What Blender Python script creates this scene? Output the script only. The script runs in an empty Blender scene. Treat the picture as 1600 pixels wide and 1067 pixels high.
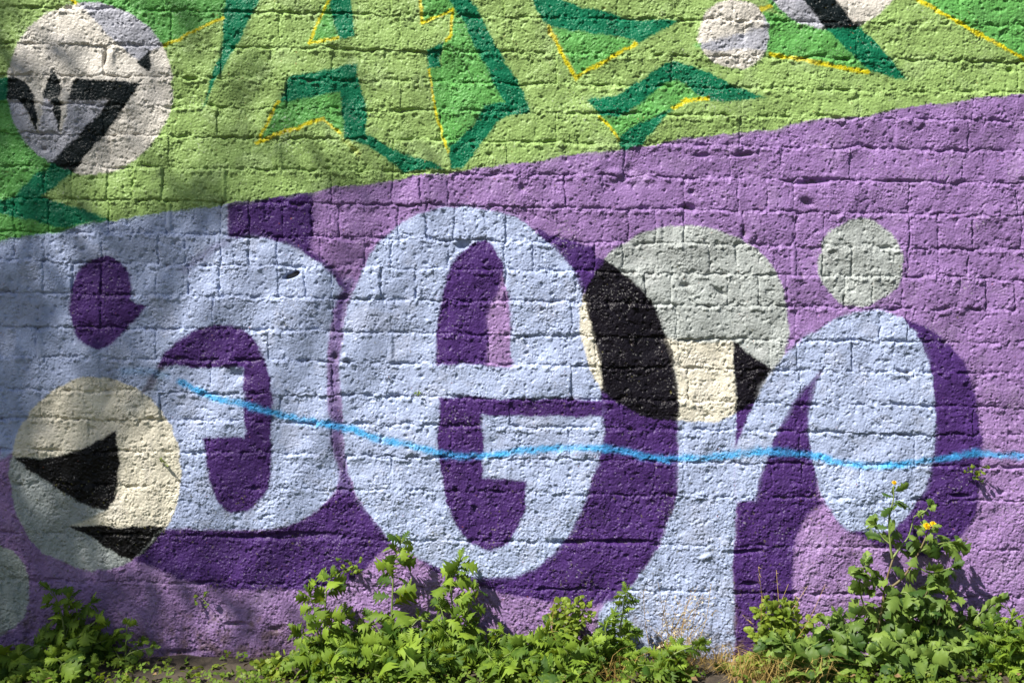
import bpy, math, random
import numpy as np
from mathutils import Vector, Matrix

random.seed(7)
RNG = np.random.default_rng(11)
scene = bpy.context.scene
col = scene.collection

# ------------------------------------------------------------------ scale
S = 0.0018            # metres of wall per photograph pixel (1600 wide)
D = 4.0               # camera to wall
V0 = 1045.0           # pixel row where the wall meets the soil
ZC = (V0 - 533.5) * S

# ------------------------------------------------------------------ camera
cam = bpy.data.cameras.new('camera')
cam.lens = 50.0
cam.sensor_width = 36.0
cam.clip_start = 0.05
cam.clip_end = 400
co = bpy.data.objects.new('camera', cam)
col.objects.link(co)
co.location = (0, -D, ZC)
co.rotation_euler = (math.radians(90), 0, 0)
scene.camera = co

# ------------------------------------------------------------------ light
SUN = Vector((0.47, 0.44, -0.76)).normalized()      # direction the light travels
elev = math.asin(-SUN.z)
rot = math.atan2(-SUN.x, -SUN.y)
world = bpy.data.worlds.new('World')
scene.world = world
world.use_nodes = True
wn = world.node_tree.nodes
wl = world.node_tree.links
bg = wn['Background']
sky = wn.new('ShaderNodeTexSky')
sky.sky_type = 'NISHITA'
sky.sun_disc = False
sky.sun_elevation = elev
sky.sun_rotation = rot
wl.new(sky.outputs[0], bg.inputs[0])
bg.inputs[1].default_value = 0.05
sl = bpy.data.lights.new('sun', 'SUN')
sl.energy = 5.0
sl.angle = math.radians(0.53)
sl.color = (1.0, 0.95, 0.87)
so = bpy.data.objects.new('sun', sl)
col.objects.link(so)
so.rotation_euler = SUN.to_track_quat('-Z', 'Y').to_euler()
so.location = (-4, -4, 8)
scene.view_settings.view_transform = 'Standard'
scene.view_settings.look = 'None'
scene.view_settings.exposure = 0.80
scene.view_settings.gamma = 1.0
scene.view_settings.use_curve_mapping = False
scene.render.engine = 'CYCLES'

# ------------------------------------------------------------------ helpers
def s2l(c):
    c = np.array(c, float) / 255.0
    return np.where(c <= 0.04045, c / 12.92, ((c + 0.055) / 1.055) ** 2.4)

def mesh_np(name, V, F, smooth=True):
    """F is an (m,4) or (m,3) int array."""
    me = bpy.data.meshes.new(name)
    V = np.asarray(V, np.float32)
    F = np.asarray(F, np.int32)
    m, k = F.shape
    me.vertices.add(len(V))
    me.vertices.foreach_set('co', V.ravel())
    me.loops.add(m * k)
    me.loops.foreach_set('vertex_index', F.ravel())
    me.polygons.add(m)
    me.polygons.foreach_set('loop_start', np.arange(0, m * k, k, dtype=np.int32))
    me.update(calc_edges=True)
    if not smooth:
        me.polygons.foreach_set('use_smooth', np.zeros(m, bool))
    return me

class MB:
    def __init__(self):
        self.v = []
        self.f = []
    def add(self, vs, fs):
        o = len(self.v)
        self.v.extend([tuple(p) for p in vs])
        self.f.extend([tuple(i + o for i in f) for f in fs])
    def tube(self, pts, radii, n=6):
        pts = [Vector(p) for p in pts]
        rings = []
        for i, p in enumerate(pts):
            a = pts[max(i - 1, 0)]
            b = pts[min(i + 1, len(pts) - 1)]
            t = (b - a).normalized()
            up = Vector((0, 1, 0)) if abs(t.y) < 0.9 else Vector((1, 0, 0))
            x = t.cross(up).normalized()
            y = t.cross(x).normalized()
            r = radii[i]
            rings.append([p + x * (r * math.cos(2 * math.pi * k / n)) + y * (r * math.sin(2 * math.pi * k / n)) for k in range(n)])
        vs = [q for rg in rings for q in rg]
        fs = []
        for i in range(len(pts) - 1):
            for k in range(n):
                fs.append((i * n + k, i * n + (k + 1) % n, (i + 1) * n + (k + 1) % n, (i + 1) * n + k))
        fs.append(tuple(range((len(pts) - 1) * n, len(pts) * n)))
        self.add(vs, fs)
    def mesh(self, name, smooth=True):
        me = bpy.data.meshes.new(name)
        me.from_pydata(self.v, [], self.f)
        me.update()
        if smooth:
            me.polygons.foreach_set('use_smooth', np.ones(len(me.polygons), bool))
        return me

def obj(name, me, mat=None, parent=None):
    o = bpy.data.objects.new(name, me)
    col.objects.link(o)
    if mat is not None and len(me.materials) == 0:
        me.materials.append(mat)
    if parent is not None:
        o.parent = parent
    return o

def thing(name, label, cat, loc=(0, 0, 0), group=None):
    o = bpy.data.objects.new(name, None)
    col.objects.link(o)
    o.location = loc
    o.empty_display_size = 0.05
    o['label'] = label
    o['category'] = cat
    if group:
        o['group'] = group
    return o

def W(px, py, y=0.0):
    """world point that the photograph shows at pixel (px, py) when it stands at depth y (negative: in front of the wall)"""
    f = (D + y) / D
    return Vector(((px - 800) * S * f, y, ZC + (533.5 - py) * S * f))

# ------------------------------------------------------------------ materials
def new_mat(name):
    m = bpy.data.materials.new(name)
    m.use_nodes = True
    return m, m.node_tree.nodes, m.node_tree.links, m.node_tree.nodes['Principled BSDF']

def wall_material():
    m, n, l, p = new_mat('painted_masonry')
    at = n.new('ShaderNodeAttribute'); at.attribute_name = 'paint'
    tc = n.new('ShaderNodeTexCoord')
    n1 = n.new('ShaderNodeTexNoise'); n1.inputs['Scale'].default_value = 165; n1.inputs['Detail'].default_value = 2.5
    n2 = n.new('ShaderNodeTexNoise'); n2.inputs['Scale'].default_value = 14; n2.inputs['Detail'].default_value = 5
    n3 = n.new('ShaderNodeTexVoronoi'); n3.inputs['Scale'].default_value = 150; n3.feature = 'SMOOTH_F1'
    for q in (n1, n2, n3):
        l.new(tc.outputs['Object'], q.inputs['Vector'])
    # thin uneven coat: slight tone variation of the paint itself
    mr = n.new('ShaderNodeMapRange'); mr.inputs[1].default_value = 0.25; mr.inputs[2].default_value = 0.75
    mr.inputs[3].default_value = 0.90; mr.inputs[4].default_value = 1.08
    l.new(n2.outputs['Fac'], mr.inputs[0])
    mx = n.new('ShaderNodeMixRGB'); mx.blend_type = 'MULTIPLY'; mx.inputs[0].default_value = 1.0
    l.new(at.outputs['Color'], mx.inputs[1]); l.new(mr.outputs[0], mx.inputs[2])
    l.new(mx.outputs[0], p.inputs['Base Color'])
    ad = n.new('ShaderNodeMath'); ad.operation = 'MULTIPLY_ADD'; ad.inputs[1].default_value = -0.7
    l.new(n3.outputs['Distance'], ad.inputs[0]); l.new(n1.outputs['Fac'], ad.inputs[2])
    gr = n.new('ShaderNodeAttribute'); gr.attribute_name = 'grit'
    b = n.new('ShaderNodeBump'); b.inputs['Distance'].default_value = 0.0034
    l.new(gr.outputs['Fac'], b.inputs['Strength'])
    l.new(ad.outputs[0], b.inputs['Height'])
    l.new(b.outputs[0], p.inputs['Normal'])
    p.inputs['Roughness'].default_value = 0.4
    p.inputs['Specular IOR Level'].default_value = 0.18
    return m

def leaf_mat(name, c1, c2, trans=(0.25, 0.42, 0.05), tf=0.32, rough=0.45):
    m, n, l, p = new_mat(name)
    oi = n.new('ShaderNodeObjectInfo')
    tc = n.new('ShaderNodeTexCoord')
    nz = n.new('ShaderNodeTexNoise'); nz.inputs['Scale'].default_value = 45; nz.inputs['Detail'].default_value = 3
    ge = n.new('ShaderNodeNewGeometry')
    l.new(ge.outputs['Position'], nz.inputs['Vector'])
    ad = n.new('ShaderNodeMath'); ad.operation = 'MULTIPLY_ADD'; ad.inputs[1].default_value = 0.6
    sb = n.new('ShaderNodeMath'); sb.operation = 'SUBTRACT'; sb.inputs[1].default_value = 0.3
    l.new(nz.outputs['Fac'], ad.inputs[0]); l.new(sb.outputs[0], ad.inputs[2]); l.new(oi.outputs['Random'], sb.inputs[0])
    mx = n.new('ShaderNodeMixRGB'); mx.inputs[1].default_value = (*c1, 1); mx.inputs[2].default_value = (*c2, 1)
    mx.use_clamp = True
    l.new(ad.outputs[0], mx.inputs[0])
    l.new(mx.outputs[0], p.inputs['Base Color'])
    p.inputs['Roughness'].default_value = rough
    p.inputs['Specular IOR Level'].default_value = 0.22
    tr = n.new('ShaderNodeBsdfTranslucent'); tr.inputs[0].default_value = (*trans, 1)
    ms = n.new('ShaderNodeMixShader'); ms.inputs[0].default_value = tf
    out = n['Material Output']
    l.new(p.outputs[0], ms.inputs[1]); l.new(tr.outputs[0], ms.inputs[2]); l.new(ms.outputs[0], out.inputs['Surface'])
    return m

def plain_mat(name, c1, c2, scale=30, rough=0.7, bump=0.0):
    m, n, l, p = new_mat(name)
    tc = n.new('ShaderNodeTexCoord')
    nz = n.new('ShaderNodeTexNoise'); nz.inputs['Scale'].default_value = scale; nz.inputs['Detail'].default_value = 6
    l.new(tc.outputs['Object'], nz.inputs['Vector'])
    cr = n.new('ShaderNodeMapRange'); cr.inputs[1].default_value = 0.3; cr.inputs[2].default_value = 0.7
    l.new(nz.outputs['Fac'], cr.inputs[0])
    mx = n.new('ShaderNodeMixRGB'); mx.inputs[1].default_value = (*c1, 1); mx.inputs[2].default_value = (*c2, 1)
    l.new(cr.outputs[0], mx.inputs[0]); l.new(mx.outputs[0], p.inputs['Base Color'])
    p.inputs['Roughness'].default_value = rough
    if bump:
        b = n.new('ShaderNodeBump'); b.inputs['Distance'].default_value = bump
        l.new(nz.outputs['Fac'], b.inputs['Height']); l.new(b.outputs[0], p.inputs['Normal'])
    return m

M_WALL = wall_material()
M_CORE = plain_mat('grey_concrete', (0.22, 0.21, 0.2), (0.3, 0.29, 0.27), 20, 0.9, 0.01)
M_SOIL = plain_mat('soil', (0.025, 0.019, 0.013), (0.065, 0.05, 0.035), 25, 0.95, 0.02)
M_LEAF = leaf_mat('weed_leaf', (0.03, 0.075, 0.009), (0.20, 0.30, 0.03), trans=(0.34, 0.46, 0.025), tf=0.22, rough=0.6)
M_LEAFG = leaf_mat('blue_green_leaf', (0.035, 0.08, 0.016), (0.19, 0.28, 0.055), trans=(0.26, 0.40, 0.04), tf=0.24, rough=0.5)
M_LEAFY = leaf_mat('yellow_green_leaf', (0.085, 0.14, 0.015), (0.23, 0.30, 0.04), trans=(0.4, 0.48, 0.06))
M_STEM = plain_mat('green_stem', (0.10, 0.16, 0.03), (0.20, 0.24, 0.07), 40, 0.55)
M_STEMR = plain_mat('reddish_stem', (0.13, 0.07, 0.035), (0.17, 0.17, 0.06), 18, 0.6)
M_STRAW = leaf_mat('dry_straw', (0.33, 0.20, 0.06), (0.5, 0.37, 0.13), trans=(0.5, 0.35, 0.1), tf=0.2, rough=0.7)
M_YEL = leaf_mat('yellow_petal', (0.78, 0.52, 0.01), (0.82, 0.64, 0.02), trans=(0.8, 0.5, 0.02), tf=0.25, rough=0.6)
M_WHITE = leaf_mat('dry_floret', (0.42, 0.40, 0.12), (0.72, 0.62, 0.42), trans=(0.6, 0.55, 0.25), tf=0.2, rough=0.8)
M_BARK = plain_mat('bark', (0.09, 0.065, 0.045), (0.17, 0.13, 0.095), 12, 0.9, 0.02)

# ================================================================== THE WALL
G = 1.22                                      # grid pitch in photograph pixels
U0, U1, VT, VB = -22.0, 1622.0, -18.0, 1092.0
nu = int((U1 - U0) / G) + 1
nv = int((VB - VT) / G) + 1
uu = U0 + G * np.arange(nu)
vv = VT + G * np.arange(nv)
UU, VV = np.meshgrid(uu, vv)                  # shape (nv, nu)

# ---- noise
FX = np.fft.rfftfreq(nu, G)[None, :]
FY = np.fft.fftfreq(nv, G)[:, None]
def bandn(lam, sharp=1.0, ax=1.0, ay=1.0, seed=0):
    """gaussian noise whose detail is about lam pixels across, unit variance"""
    r = np.random.default_rng(seed).standard_normal((nv, nu))
    f = np.sqrt((FX * ax) ** 2 + (FY * ay) ** 2)
    flt = np.exp(-0.5 * (f * lam * 0.9) ** 2 * sharp) * (f * lam) ** 0.35
    z = np.fft.irfft2(np.fft.rfft2(r) * flt, s=(nv, nu))
    z -= z.mean()
    return z / z.std()

def worley(cell, seed, ux=None, vx=None, sx=1.0):
    rg = np.random.default_rng(seed)
    ux = UU if ux is None else ux
    vx = VV if vx is None else vx
    a = (ux - U0 + 60) / (cell * sx)
    b = (vx - VT + 60) / cell
    na = int(a.max()) + 4; nb = int(b.max()) + 4
    jx = rg.random((nb, na)); jy = rg.random((nb, na)); js = 0.65 + 0.6 * rg.random((nb, na))
    ia = np.floor(a).astype(int); ib = np.floor(b).astype(int)
    best = np.full(a.shape, 9.0)
    for dy in (-1, 0, 1):
        for dx in (-1, 0, 1):
            ca = ia + dx; cb = ib + dy
            d = np.hypot(ca + jx[cb, ca] - a, cb + jy[cb, ca] - b) / js[cb, ca]
            np.minimum(best, d, out=best)
    return best

def sstep(a, b, x):
    t = np.clip((x - a) / (b - a), 0, 1)
    return t * t * (3 - 2 * t)

# ---- courses: bed joints at column 1400, they rise slightly to the left
BED = np.array([-62, -10, 37, 93, 142, 186, 233, 283, 334, 387, 433, 482, 534, 581, 633, 677, 727, 780, 857, 930, 1110], float)
XJ = [
    [0, 180, 360, 540, 720, 900, 1080, 1260, 1440],
    [80, 255, 430, 610, 787, 965, 1145, 1325, 1500],
    [90, 267, 437, 626, 800, 985, 1163, 1338, 1508],
    [163, 345, 520, 690, 870, 1050, 1230, 1428, 1593],
    [95, 270, 447, 626, 810, 982, 1160, 1341, 1520],
    [160, 340, 515, 688, 870, 1050, 1156, 1236, 1400, 1513],
    [82, 172, 262, 434, 616, 792, 975, 1142, 1221, 1328, 1503],
    [67, 112, 167, 207, 253, 346, 518, 613, 657, 700, 883, 1070, 1153, 1198, 1241, 1421, 1590],
    [23, 76, 170, 260, 345, 388, 442, 487, 530, 621, 666, 710, 790, 983, 1025, 1069, 1161, 1244, 1288, 1421, 1466, 1520, 1596],
    [23, 70, 160, 247, 290, 344, 387, 434, 500, 570, 611, 700, 788, 833, 930, 973, 1108, 1151, 1244, 1285, 1331, 1419, 1468, 1512],
    [67, 113, 158, 243, 295, 342, 434, 477, 520, 595, 650, 790, 900, 1007, 1050, 1138, 1186, 1230, 1321, 1364, 1410, 1500, 1541, 1586],
    [157, 333, 522, 700, 893, 1057, 1244, 1331, 1375, 1416, 1560],
    [57, 243, 418, 606, 763, 930, 1060, 1203, 1246, 1331, 1516],
    [155, 330, 520, 700, 892, 1075, 1250, 1428],
    [62, 249, 437, 520, 620, 796, 970, 1150, 1341, 1520],
    [137, 322, 519, 706, 890, 1069, 1250, 1430],
    [60, 233, 425, 540, 611, 793, 980, 1023, 1068, 1161, 1206, 1253, 1343, 1520],
    [], [], []]

wu = bandn(46, seed=1) * 0.7 + bandn(10, seed=2) * 0.35
wv = bandn(90, ax=0.7, seed=3) * 1.1 + bandn(14, seed=4) * 0.5
VR = VV - (UU - 1400) * 0.018 + wv
UR = UU + wu + (VV % 50 - 25) * 0.01
K = np.clip(np.searchsorted(BED, VR) - 1, 0, len(BED) - 2)
dtop = VR - BED[K]
dbot = BED[K + 1] - VR
db = np.minimum(dtop, dbot)
bedid = np.where(dtop < dbot, K, K + 1)
dvj = np.full(UU.shape, 999.0)
BID = np.zeros(UU.shape, np.int32)
vdep = np.zeros(UU.shape)
tilt = np.zeros(UU.shape)
brf = np.ones(UU.shape)
base = 0
rb = np.random.default_rng(5)
for k, xs in enumerate(XJ):
    msk = K == k
    x = UR[msk]
    X = np.array(xs, float) if xs else np.array([1e5])
    idx = np.searchsorted(X, x)
    BID[msk] = base + idx
    lo = np.where(idx > 0, X[np.maximum(idx - 1, 0)], -1e5)
    hi = np.where(idx < len(X), X[np.minimum(idx, len(X) - 1)], 1e5)
    d = np.minimum(x - lo, hi - x)
    dvj[msk] = d
    strong = rb.uniform(0.05, 0.65, len(X) + 2)
    if k in (7, 8, 9, 10, 16):
        strong = rb.uniform(0.4, 1.1, len(X) + 2)
    near = np.where(x - lo < hi - x, idx - 1, idx)
    vdep[msk] = strong[np.clip(near, 0, len(X) - 1)]
    off = rb.normal(0, 0.75, len(X) + 2)
    ta = rb.normal(0, 0.9, len(X) + 2); tb = rb.normal(0, 0.75, len(X) + 2)
    cx = 0.5 * (np.clip(lo, -60, 1700) + np.clip(hi, -60, 1700))
    tilt[msk] = off[idx] + ta[idx] * np.clip((x - cx) / 90.0, -1, 1) + tb[idx] * (VR[msk] - 0.5 * (BED[k] + BED[k + 1])) / 25.0
    brf[msk] = rb.choice([0.15, 0.4, 0.8, 1.1, 1.3], len(X) + 2)[idx]
    base += len(X) + 1
NB = base
low = sstep(700, 800, VR)                      # the concrete foot of the wall

# ---- relief, in pixels of height
rough = (0.35 + 0.65 * brf) * sstep(0.0, 1.35, bandn(70, seed=10) * 0.8 + bandn(24, seed=11) * 0.65)
roughlow = sstep(-0.3, 0.9, bandn(48, seed=12, ax=0.5) + 0.3)
R = np.clip(rough * (1 - low) + roughlow * low, 0, 1)
# crusty stripes right under and over the bed joints
edge = np.exp(-(db / 9.0) ** 2) * sstep(-0.4, 0.8, bandn(36, seed=13))
R = np.clip(R + 0.7 * edge, 0, 1.15)
UW = UU + bandn(9, seed=20) * 0.9
VW = VV + bandn(9, seed=21) * 0.9
w1 = worley(7.0, 31, UW, VW)
w2 = worley(4.3, 32, UW, VW)
w3 = worley(9.0, 33, UW, VW, 1.3)
peb = np.clip(0.75 - w1, -0.15, 1) * 2.0 * (0.6 + 0.5 * np.clip(bandn(20, seed=14), -1, 1.5)) + np.clip(0.7 - w2, -0.1, 1) * 1.25
grain = bandn(3.3, seed=22) * 0.27 + bandn(6, seed=23) * 0.10
H = bandn(140, seed=24) * 1.3 + bandn(45, seed=25) * 0.38 + bandn(20, seed=29) * 0.13
H -= 1.5 * sstep(0.30, 0.10, w3) * sstep(0.1, 1.0, bandn(40, seed=37))
H += tilt * (1 - low)
H += grain * (0.75 + 0.45 * R) + peb * R * (0.40 + 0.42 * low)
# board marks on the concrete foot
H += low * (1 - 0.6 * R) * bandn(5, ax=0.12, seed=26) * 0.30
# joints
jn = bandn(75, ax=0.6, seed=27)
bd = np.clip(1.05 + 1.55 * jn + 0.8 * bandn(18, seed=28), -1.3, 4.8)
bw = np.clip(2.2 + 0.8 * bandn(40, ax=0.5, seed=30), 1.4, 5.0)
lowk = (bedid >= 18)
bd = np.where(lowk, np.clip(bd, 0, 3.6) * 1.1, bd)
H -= bd * np.exp(-np.abs(db / bw) ** 2.4)
# mortar squeezed out below some bed joints
sq = np.exp(-((dtop - 5.0) / 3.2) ** 2) * sstep(-0.1, 1.2, bandn(55, ax=0.4, seed=33)) * (1 - 0.6 * low)
H += 2.3 * sq
vn = np.clip(0.9 + 0.55 * bandn(22, seed=34), 0.05, 1.8)
vw = np.clip(1.4 + 0.35 * bandn(16, seed=35), 1.0, 3.0)
H -= 3.0 * vdep * vn * np.exp(-np.abs(dvj / vw) ** 2.2) * (1 - low)
# rounded, worn arrises
H -= 0.9 * np.exp(-db / 3.0) * (1 - 0.4 * low) + 0.5 * np.exp(-dvj / 2.6) * (1 - low)
# chipped edges
chip = sstep(1.35, 2.1, bandn(15, seed=36) + 0.9 * np.exp(-db / 6.0))
H -= 1.6 * chip

def dent(cx, cy, rx, ry, dep, ang=0.0, p=2.0):
    global H
    r = 3.2 * max(rx, ry)
    i0 = max(int((cy - r - VT) / G), 0); i1 = min(int((cy + r - VT) / G) + 2, nv)
    j0 = max(int((cx - r - U0) / G), 0); j1 = min(int((cx + r - U0) / G) + 2, nu)
    if i1 <= i0 or j1 <= j0:
        return
    a = UU[i0:i1, j0:j1] - cx; b = VV[i0:i1, j0:j1] - cy
    c, s = math.cos(ang), math.sin(ang)
    q = np.hypot((a * c + b * s) / rx, (-a * s + b * c) / ry)
    H[i0:i1, j0:j1] -= dep * np.exp(-q ** p)

rp = np.random.default_rng(77)
for i in range(260):
    r = rp.uniform(1.4, 3.4)
    dent(rp.uniform(-20, 1620), rp.uniform(-10, 1060), r * rp.uniform(0.8, 2.0), r, rp.uniform(1.2, 4.2), rp.uniform(-0.5, 0.5))
for i in range(260):
    r = rp.uniform(1.6, 3.6)
    dent(rp.uniform(-20, 1620), rp.uniform(-10, 1060), r * rp.uniform(0.9, 1.6), r, -rp.uniform(0.8, 2.2), rp.uniform(-0.5, 0.5))
for d_ in [(455, 430, 12, 4.0, 20, -0.35, 4), (163, 88, 2.6, 13, 8, 0.1, 3), (1268, 284, 34, 4.0, 9, -0.08, 3),
           (1262, 317, 11, 6, 8, 0.4, 2.5), (1077, 324, 9, 5, 9, 0.2, 3), (1081, 300, 5, 4, 6, 0, 2), (817, 294, 6, 6, 6, 0.5, 2),
           (1125, 456, 12, 4, 7, 0.6, 3), (1070, 446, 8, 4, 6, 0, 3), (375, 586, 16, 8, 6, 0.2, 2), (722, 383, 9, 7, 9, 0, 3),
           (1163, 365, 5, 7, 7, 0, 2), (1097, 243, 13, 3.5, 6, 0, 3), (1160, 242, 17, 3.5, 7, -0.1, 3), (545, 374, 14, 4, 6, 0.1, 3),
           (540, 558, 5, 4, -5, 0, 2), (524, 558, 5, 5, 6, 0, 2), (1501, 774, 13, 3, 8, 0, 3), (1400, 283, 26, 2.6, 5, 0, 3),
           (890, 847, 32, 3.2, 6, -0.05, 3), (975, 846, 40, 3.5, 7, 0, 3), (1165, 862, 26, 3.5, 6, -0.08, 3), (1170, 912, 12, 4, 7, 0, 3),
           (490, 835, 60, 5, 3.5, 0.03, 3), (410, 838, 60, 5, 3.5, 0.0, 3), (1095, 775, 9, 4.5, -4, 0, 3), (1103, 870, 10, 4, -5, -0.4, 3),
           (370, 975, 16, 4, 7, 0.0, 3), (430, 982, 9, 4, 7, 0, 2), (280, 1020, 25, 5, 6, 0, 2), (340, 1035, 40, 6, 8, 0, 2),
           (960, 272, 14, 7, -4.5, 0, 3), (985, 265, 8, 9, 5, 0.7, 2), (1579, 109, 5, 4, 8, 0, 3), (1160, 51, 10, 8, 3, 0.5, 2)]:
    dent(*d_)
# smooth raised strips of mortar left beside some upright joints
for (cx, y0, y1, w) in [(58, 518, 562, 5), (1028, 340, 374, 4), (1238, 382, 430, 4), (606, 520, 566, 5), (1500, 440, 490, 5), (790, 728, 752, 5), (1341, 634, 672, 5), (700, 572, 610, 5),
                        (1400, 200, 228, 5), (260, 318, 360, 4), (345, 265, 310, 4), (430, 225, 260, 7), (1428, 590, 632, 6), (170, 80, 112, 5), (1160, 740, 775, 5), (560, 470, 515, 6)]:
    m = np.exp(-((UU - cx - 3) / w) ** 4) * sstep(y0 - 4, y0 + 4, VV) * (1 - sstep(y1 - 4, y1 + 4, VV))
    H = H * (1 - 0.75 * m) + 1.3 * m
GRIT = np.clip(0.5 + 0.55 * R, 0.1, 1.1).astype(np.float32)
H = H.astype(np.float32)

# ---- the mural ---------------------------------------------------------
def spline(pts, step=5):
    """pts: (x, y) or (x, y, 1) where 1 marks a corner; closed outline, curved between corners"""
    n = len(pts)
    P = [np.array(p[:2], float) for p in pts]
    Cn = [len(p) > 2 for p in pts]
    out = []
    for i in range(n):
        p1, p2 = P[i], P[(i + 1) % n]
        p0 = p1 - (p2 - p1) if Cn[i] else P[i - 1]
        p3 = p2 + (p2 - p1) if Cn[(i + 1) % n] else P[(i + 2) % n]
        m = max(2, min(10, int(np.linalg.norm(p2 - p1) / 9)))
        for j in range(m):
            t = j / m
            out.append(0.5 * ((2 * p1) + (-p0 + p2) * t + (2 * p0 - 5 * p1 + 4 * p2 - p3) * t * t + (-p0 + 3 * p1 - 3 * p2 + p3) * t ** 3))
    return np.array(out)

def poly_sdf(P, x, y):
    d = np.full(x.shape, 1e18)
    s = np.ones(x.shape)
    n = len(P)
    for i in range(n):
        a = P[i]; b = P[i - 1]
        ex, ey = b - a
        wx = x - a[0]; wy = y - a[1]
        L = ex * ex + ey * ey
        if L < 1e-9:
            continue
        t = np.clip((wx * ex + wy * ey) / L, 0, 1)
        bx = wx - ex * t; by = wy - ey * t
        d = np.minimum(d, bx * bx + by * by)
        c1 = y >= a[1]; c2 = y < b[1]; c3 = ex * wy > ey * wx
        flip = (c1 & c2 & c3) | (~c1 & ~c2 & ~c3)
        s = np.where(flip, -s, s)
    return s * np.sqrt(d)

def window(P, pad):
    lo = P.min(0) - pad; hi = P.max(0) + pad
    i0 = max(int((lo[1] - VT) / G), 0); i1 = min(int((hi[1] - VT) / G) + 2, nv)
    j0 = max(int((lo[0] - U0) / G), 0); j1 = min(int((hi[0] - U0) / G) + 2, nu)
    return slice(i0, max(i1, i0)), slice(j0, max(j1, j0))

PU = UU + bandn(6, seed=50) * 0.55 + bandn(30, seed=51) * 0.7 + bandn(110, seed=57) * 1.2
PV = VV + bandn(6, seed=52) * 0.55 + bandn(30, seed=53) * 0.7 + bandn(110, seed=58) * 1.2
spk = bandn(3.4, seed=54)
SOFTN = np.clip(1.1 + 0.4 * bandn(60, seed=59), 0.7, 1.9)
MIST = np.clip(0.45 + 0.6 * bandn(70, seed=68) + 0.35 * spk, 0, 1)

#                paint as sprayed,          same paint under the pale translucent discs
C = {
    'olive':  (s2l((135, 162, 95)),  s2l((200, 194, 186))),
    'bright': (s2l((90, 150, 76)),   s2l((160, 160, 172))),
    'dark':   (s2l((16, 104, 72)),   s2l((16, 17, 24))),
    'yellow': (s2l((190, 180, 24)),  s2l((205, 198, 185))),
    'purple': (s2l((135, 106, 156)), s2l((158, 164, 161))),
    'lilac':  (s2l((143, 115, 162)), s2l((158, 166, 160))),
    'deep':   (s2l((68, 42, 100)),   s2l((15, 14, 16))),
    'blue':   (s2l((158, 170, 201)), s2l((206, 200, 182))),
}
A = np.empty((nv, nu, 3), np.float32); Bc = np.empty((nv, nu, 3), np.float32)
A[:] = C['purple'][0]; Bc[:] = C['purple'][1]

def put(mask, sl, ca, cb=None):
    m = mask[..., None]
    A[sl] = A[sl] * (1 - m) + np.asarray(ca) * m
    if cb is not None:
        Bc[sl] = Bc[sl] * (1 - m) + np.asarray(cb) * m

def shape(pts, colour, soft=1.7, curve=True, alpha=1.0):
    P = spline(pts) if curve else np.array([p[:2] for p in pts], float)
    sl = window(P, 10 + soft * 2)
    if sl[0].stop <= sl[0].start or sl[1].stop <= sl[1].start:
        return
    d = poly_sdf(P, PU[sl], PV[sl]) + spk[sl] * min(0.3 * soft, 1.2)
    # the hard edge of the can's jet, and a thin mist of overspray beyond it that comes and goes
    soft = soft * SOFTN[sl]
    m = np.maximum(1 - sstep(-soft, soft, d), 0.30 * (1 - sstep(-3, 9, d)) * MIST[sl])
    put(m * alpha, sl, *C[colour])

def straight(pts, colour, soft=1.5, alpha=1.0):
    shape(pts, colour, soft, False, alpha)

def stroke(pts, w, colour, soft=1.4, alpha=1.0):
    P = np.array(pts, float)
    sl = window(P, w * 2 + 10)
    x = PU[sl]; y = PV[sl]
    if x.size == 0:
        return
    d = np.full(x.shape, 1e9)
    for a, b in zip(P[:-1], P[1:]):
        e = b - a; L = e @ e
        t = np.clip(((x - a[0]) * e[0] + (y - a[1]) * e[1]) / L, 0, 1)
        d = np.minimum(d, np.hypot(x - a[0] - t * e[0], y - a[1] - t * e[1]))
    d = d - w * 0.5 * (1 + 0.13 * np.clip(bandn_s[sl], -1.5, 1.5)) + spk[sl] * min(0.2 * soft, 1.0)
    ca, cb = (C[colour] if isinstance(colour, str) else (colour, None))
    if not np.isscalar(alpha):
        alpha = alpha[sl]
    put((1 - sstep(-soft, soft, d)) * alpha, sl, ca, cb)
bandn_s = bandn(18, seed=55)

def disc(cx, cy, rx, ry, p=2.0, soft=1.8, alpha=0.97):
    P = np.array([(cx - rx, cy - ry), (cx + rx, cy + ry)], float)
    sl = window(P, 10)
    q = (np.abs((PU[sl] - cx) / rx) ** p + np.abs((PV[sl] - cy) / ry) ** p) ** (1 / p)
    m = (1 - sstep(-soft, soft, (q - 1) * min(rx, ry) + spk[sl] * 0.6))[..., None] * alpha
    A[sl] = A[sl] * (1 - m) + Bc[sl] * m

# purple wall turns paler towards the lower right
m = sstep(-70, 90, PV - 640 + bandn(90, seed=56) * 30)
put(m * 0.85, (slice(None), slice(None)), *C['lilac'])

# --- letters in blue with deep purple shade
shape([(357, 300, 1), (489, 290, 1), (490, 372, 1), (486, 388), (515, 414), (530, 430), (544, 452, 1), (500, 470, 1), (357, 460, 1)], 'deep', 4)
shape([(0, 340, 1), (356, 300, 1), (356, 372, 1), (300, 420, 1), (320, 470), (0, 720, 1)], 'blue', 1.8)
# left letter, big blue body
shape([(-30, 368, 1), (250, 335, 1), (356, 300, 1), (357, 372, 1), (378, 372), (420, 373), (440, 377), (474, 394), (511, 421), (530, 445), (537, 462),
       (524, 480), (515, 520), (512, 569), (513, 644), (517, 677), (524, 714), (528, 745), (524, 766), (501, 795), (467, 815), (434, 824), (400, 827),
       (330, 828), (255, 828, 1), (60, 700, 1), (-30, 700, 1)], 'blue', 2.2)
stroke([(357, 377), (330, 389), (308, 405), (287, 421)], 10, 'deep', 6, 0.42)
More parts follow.
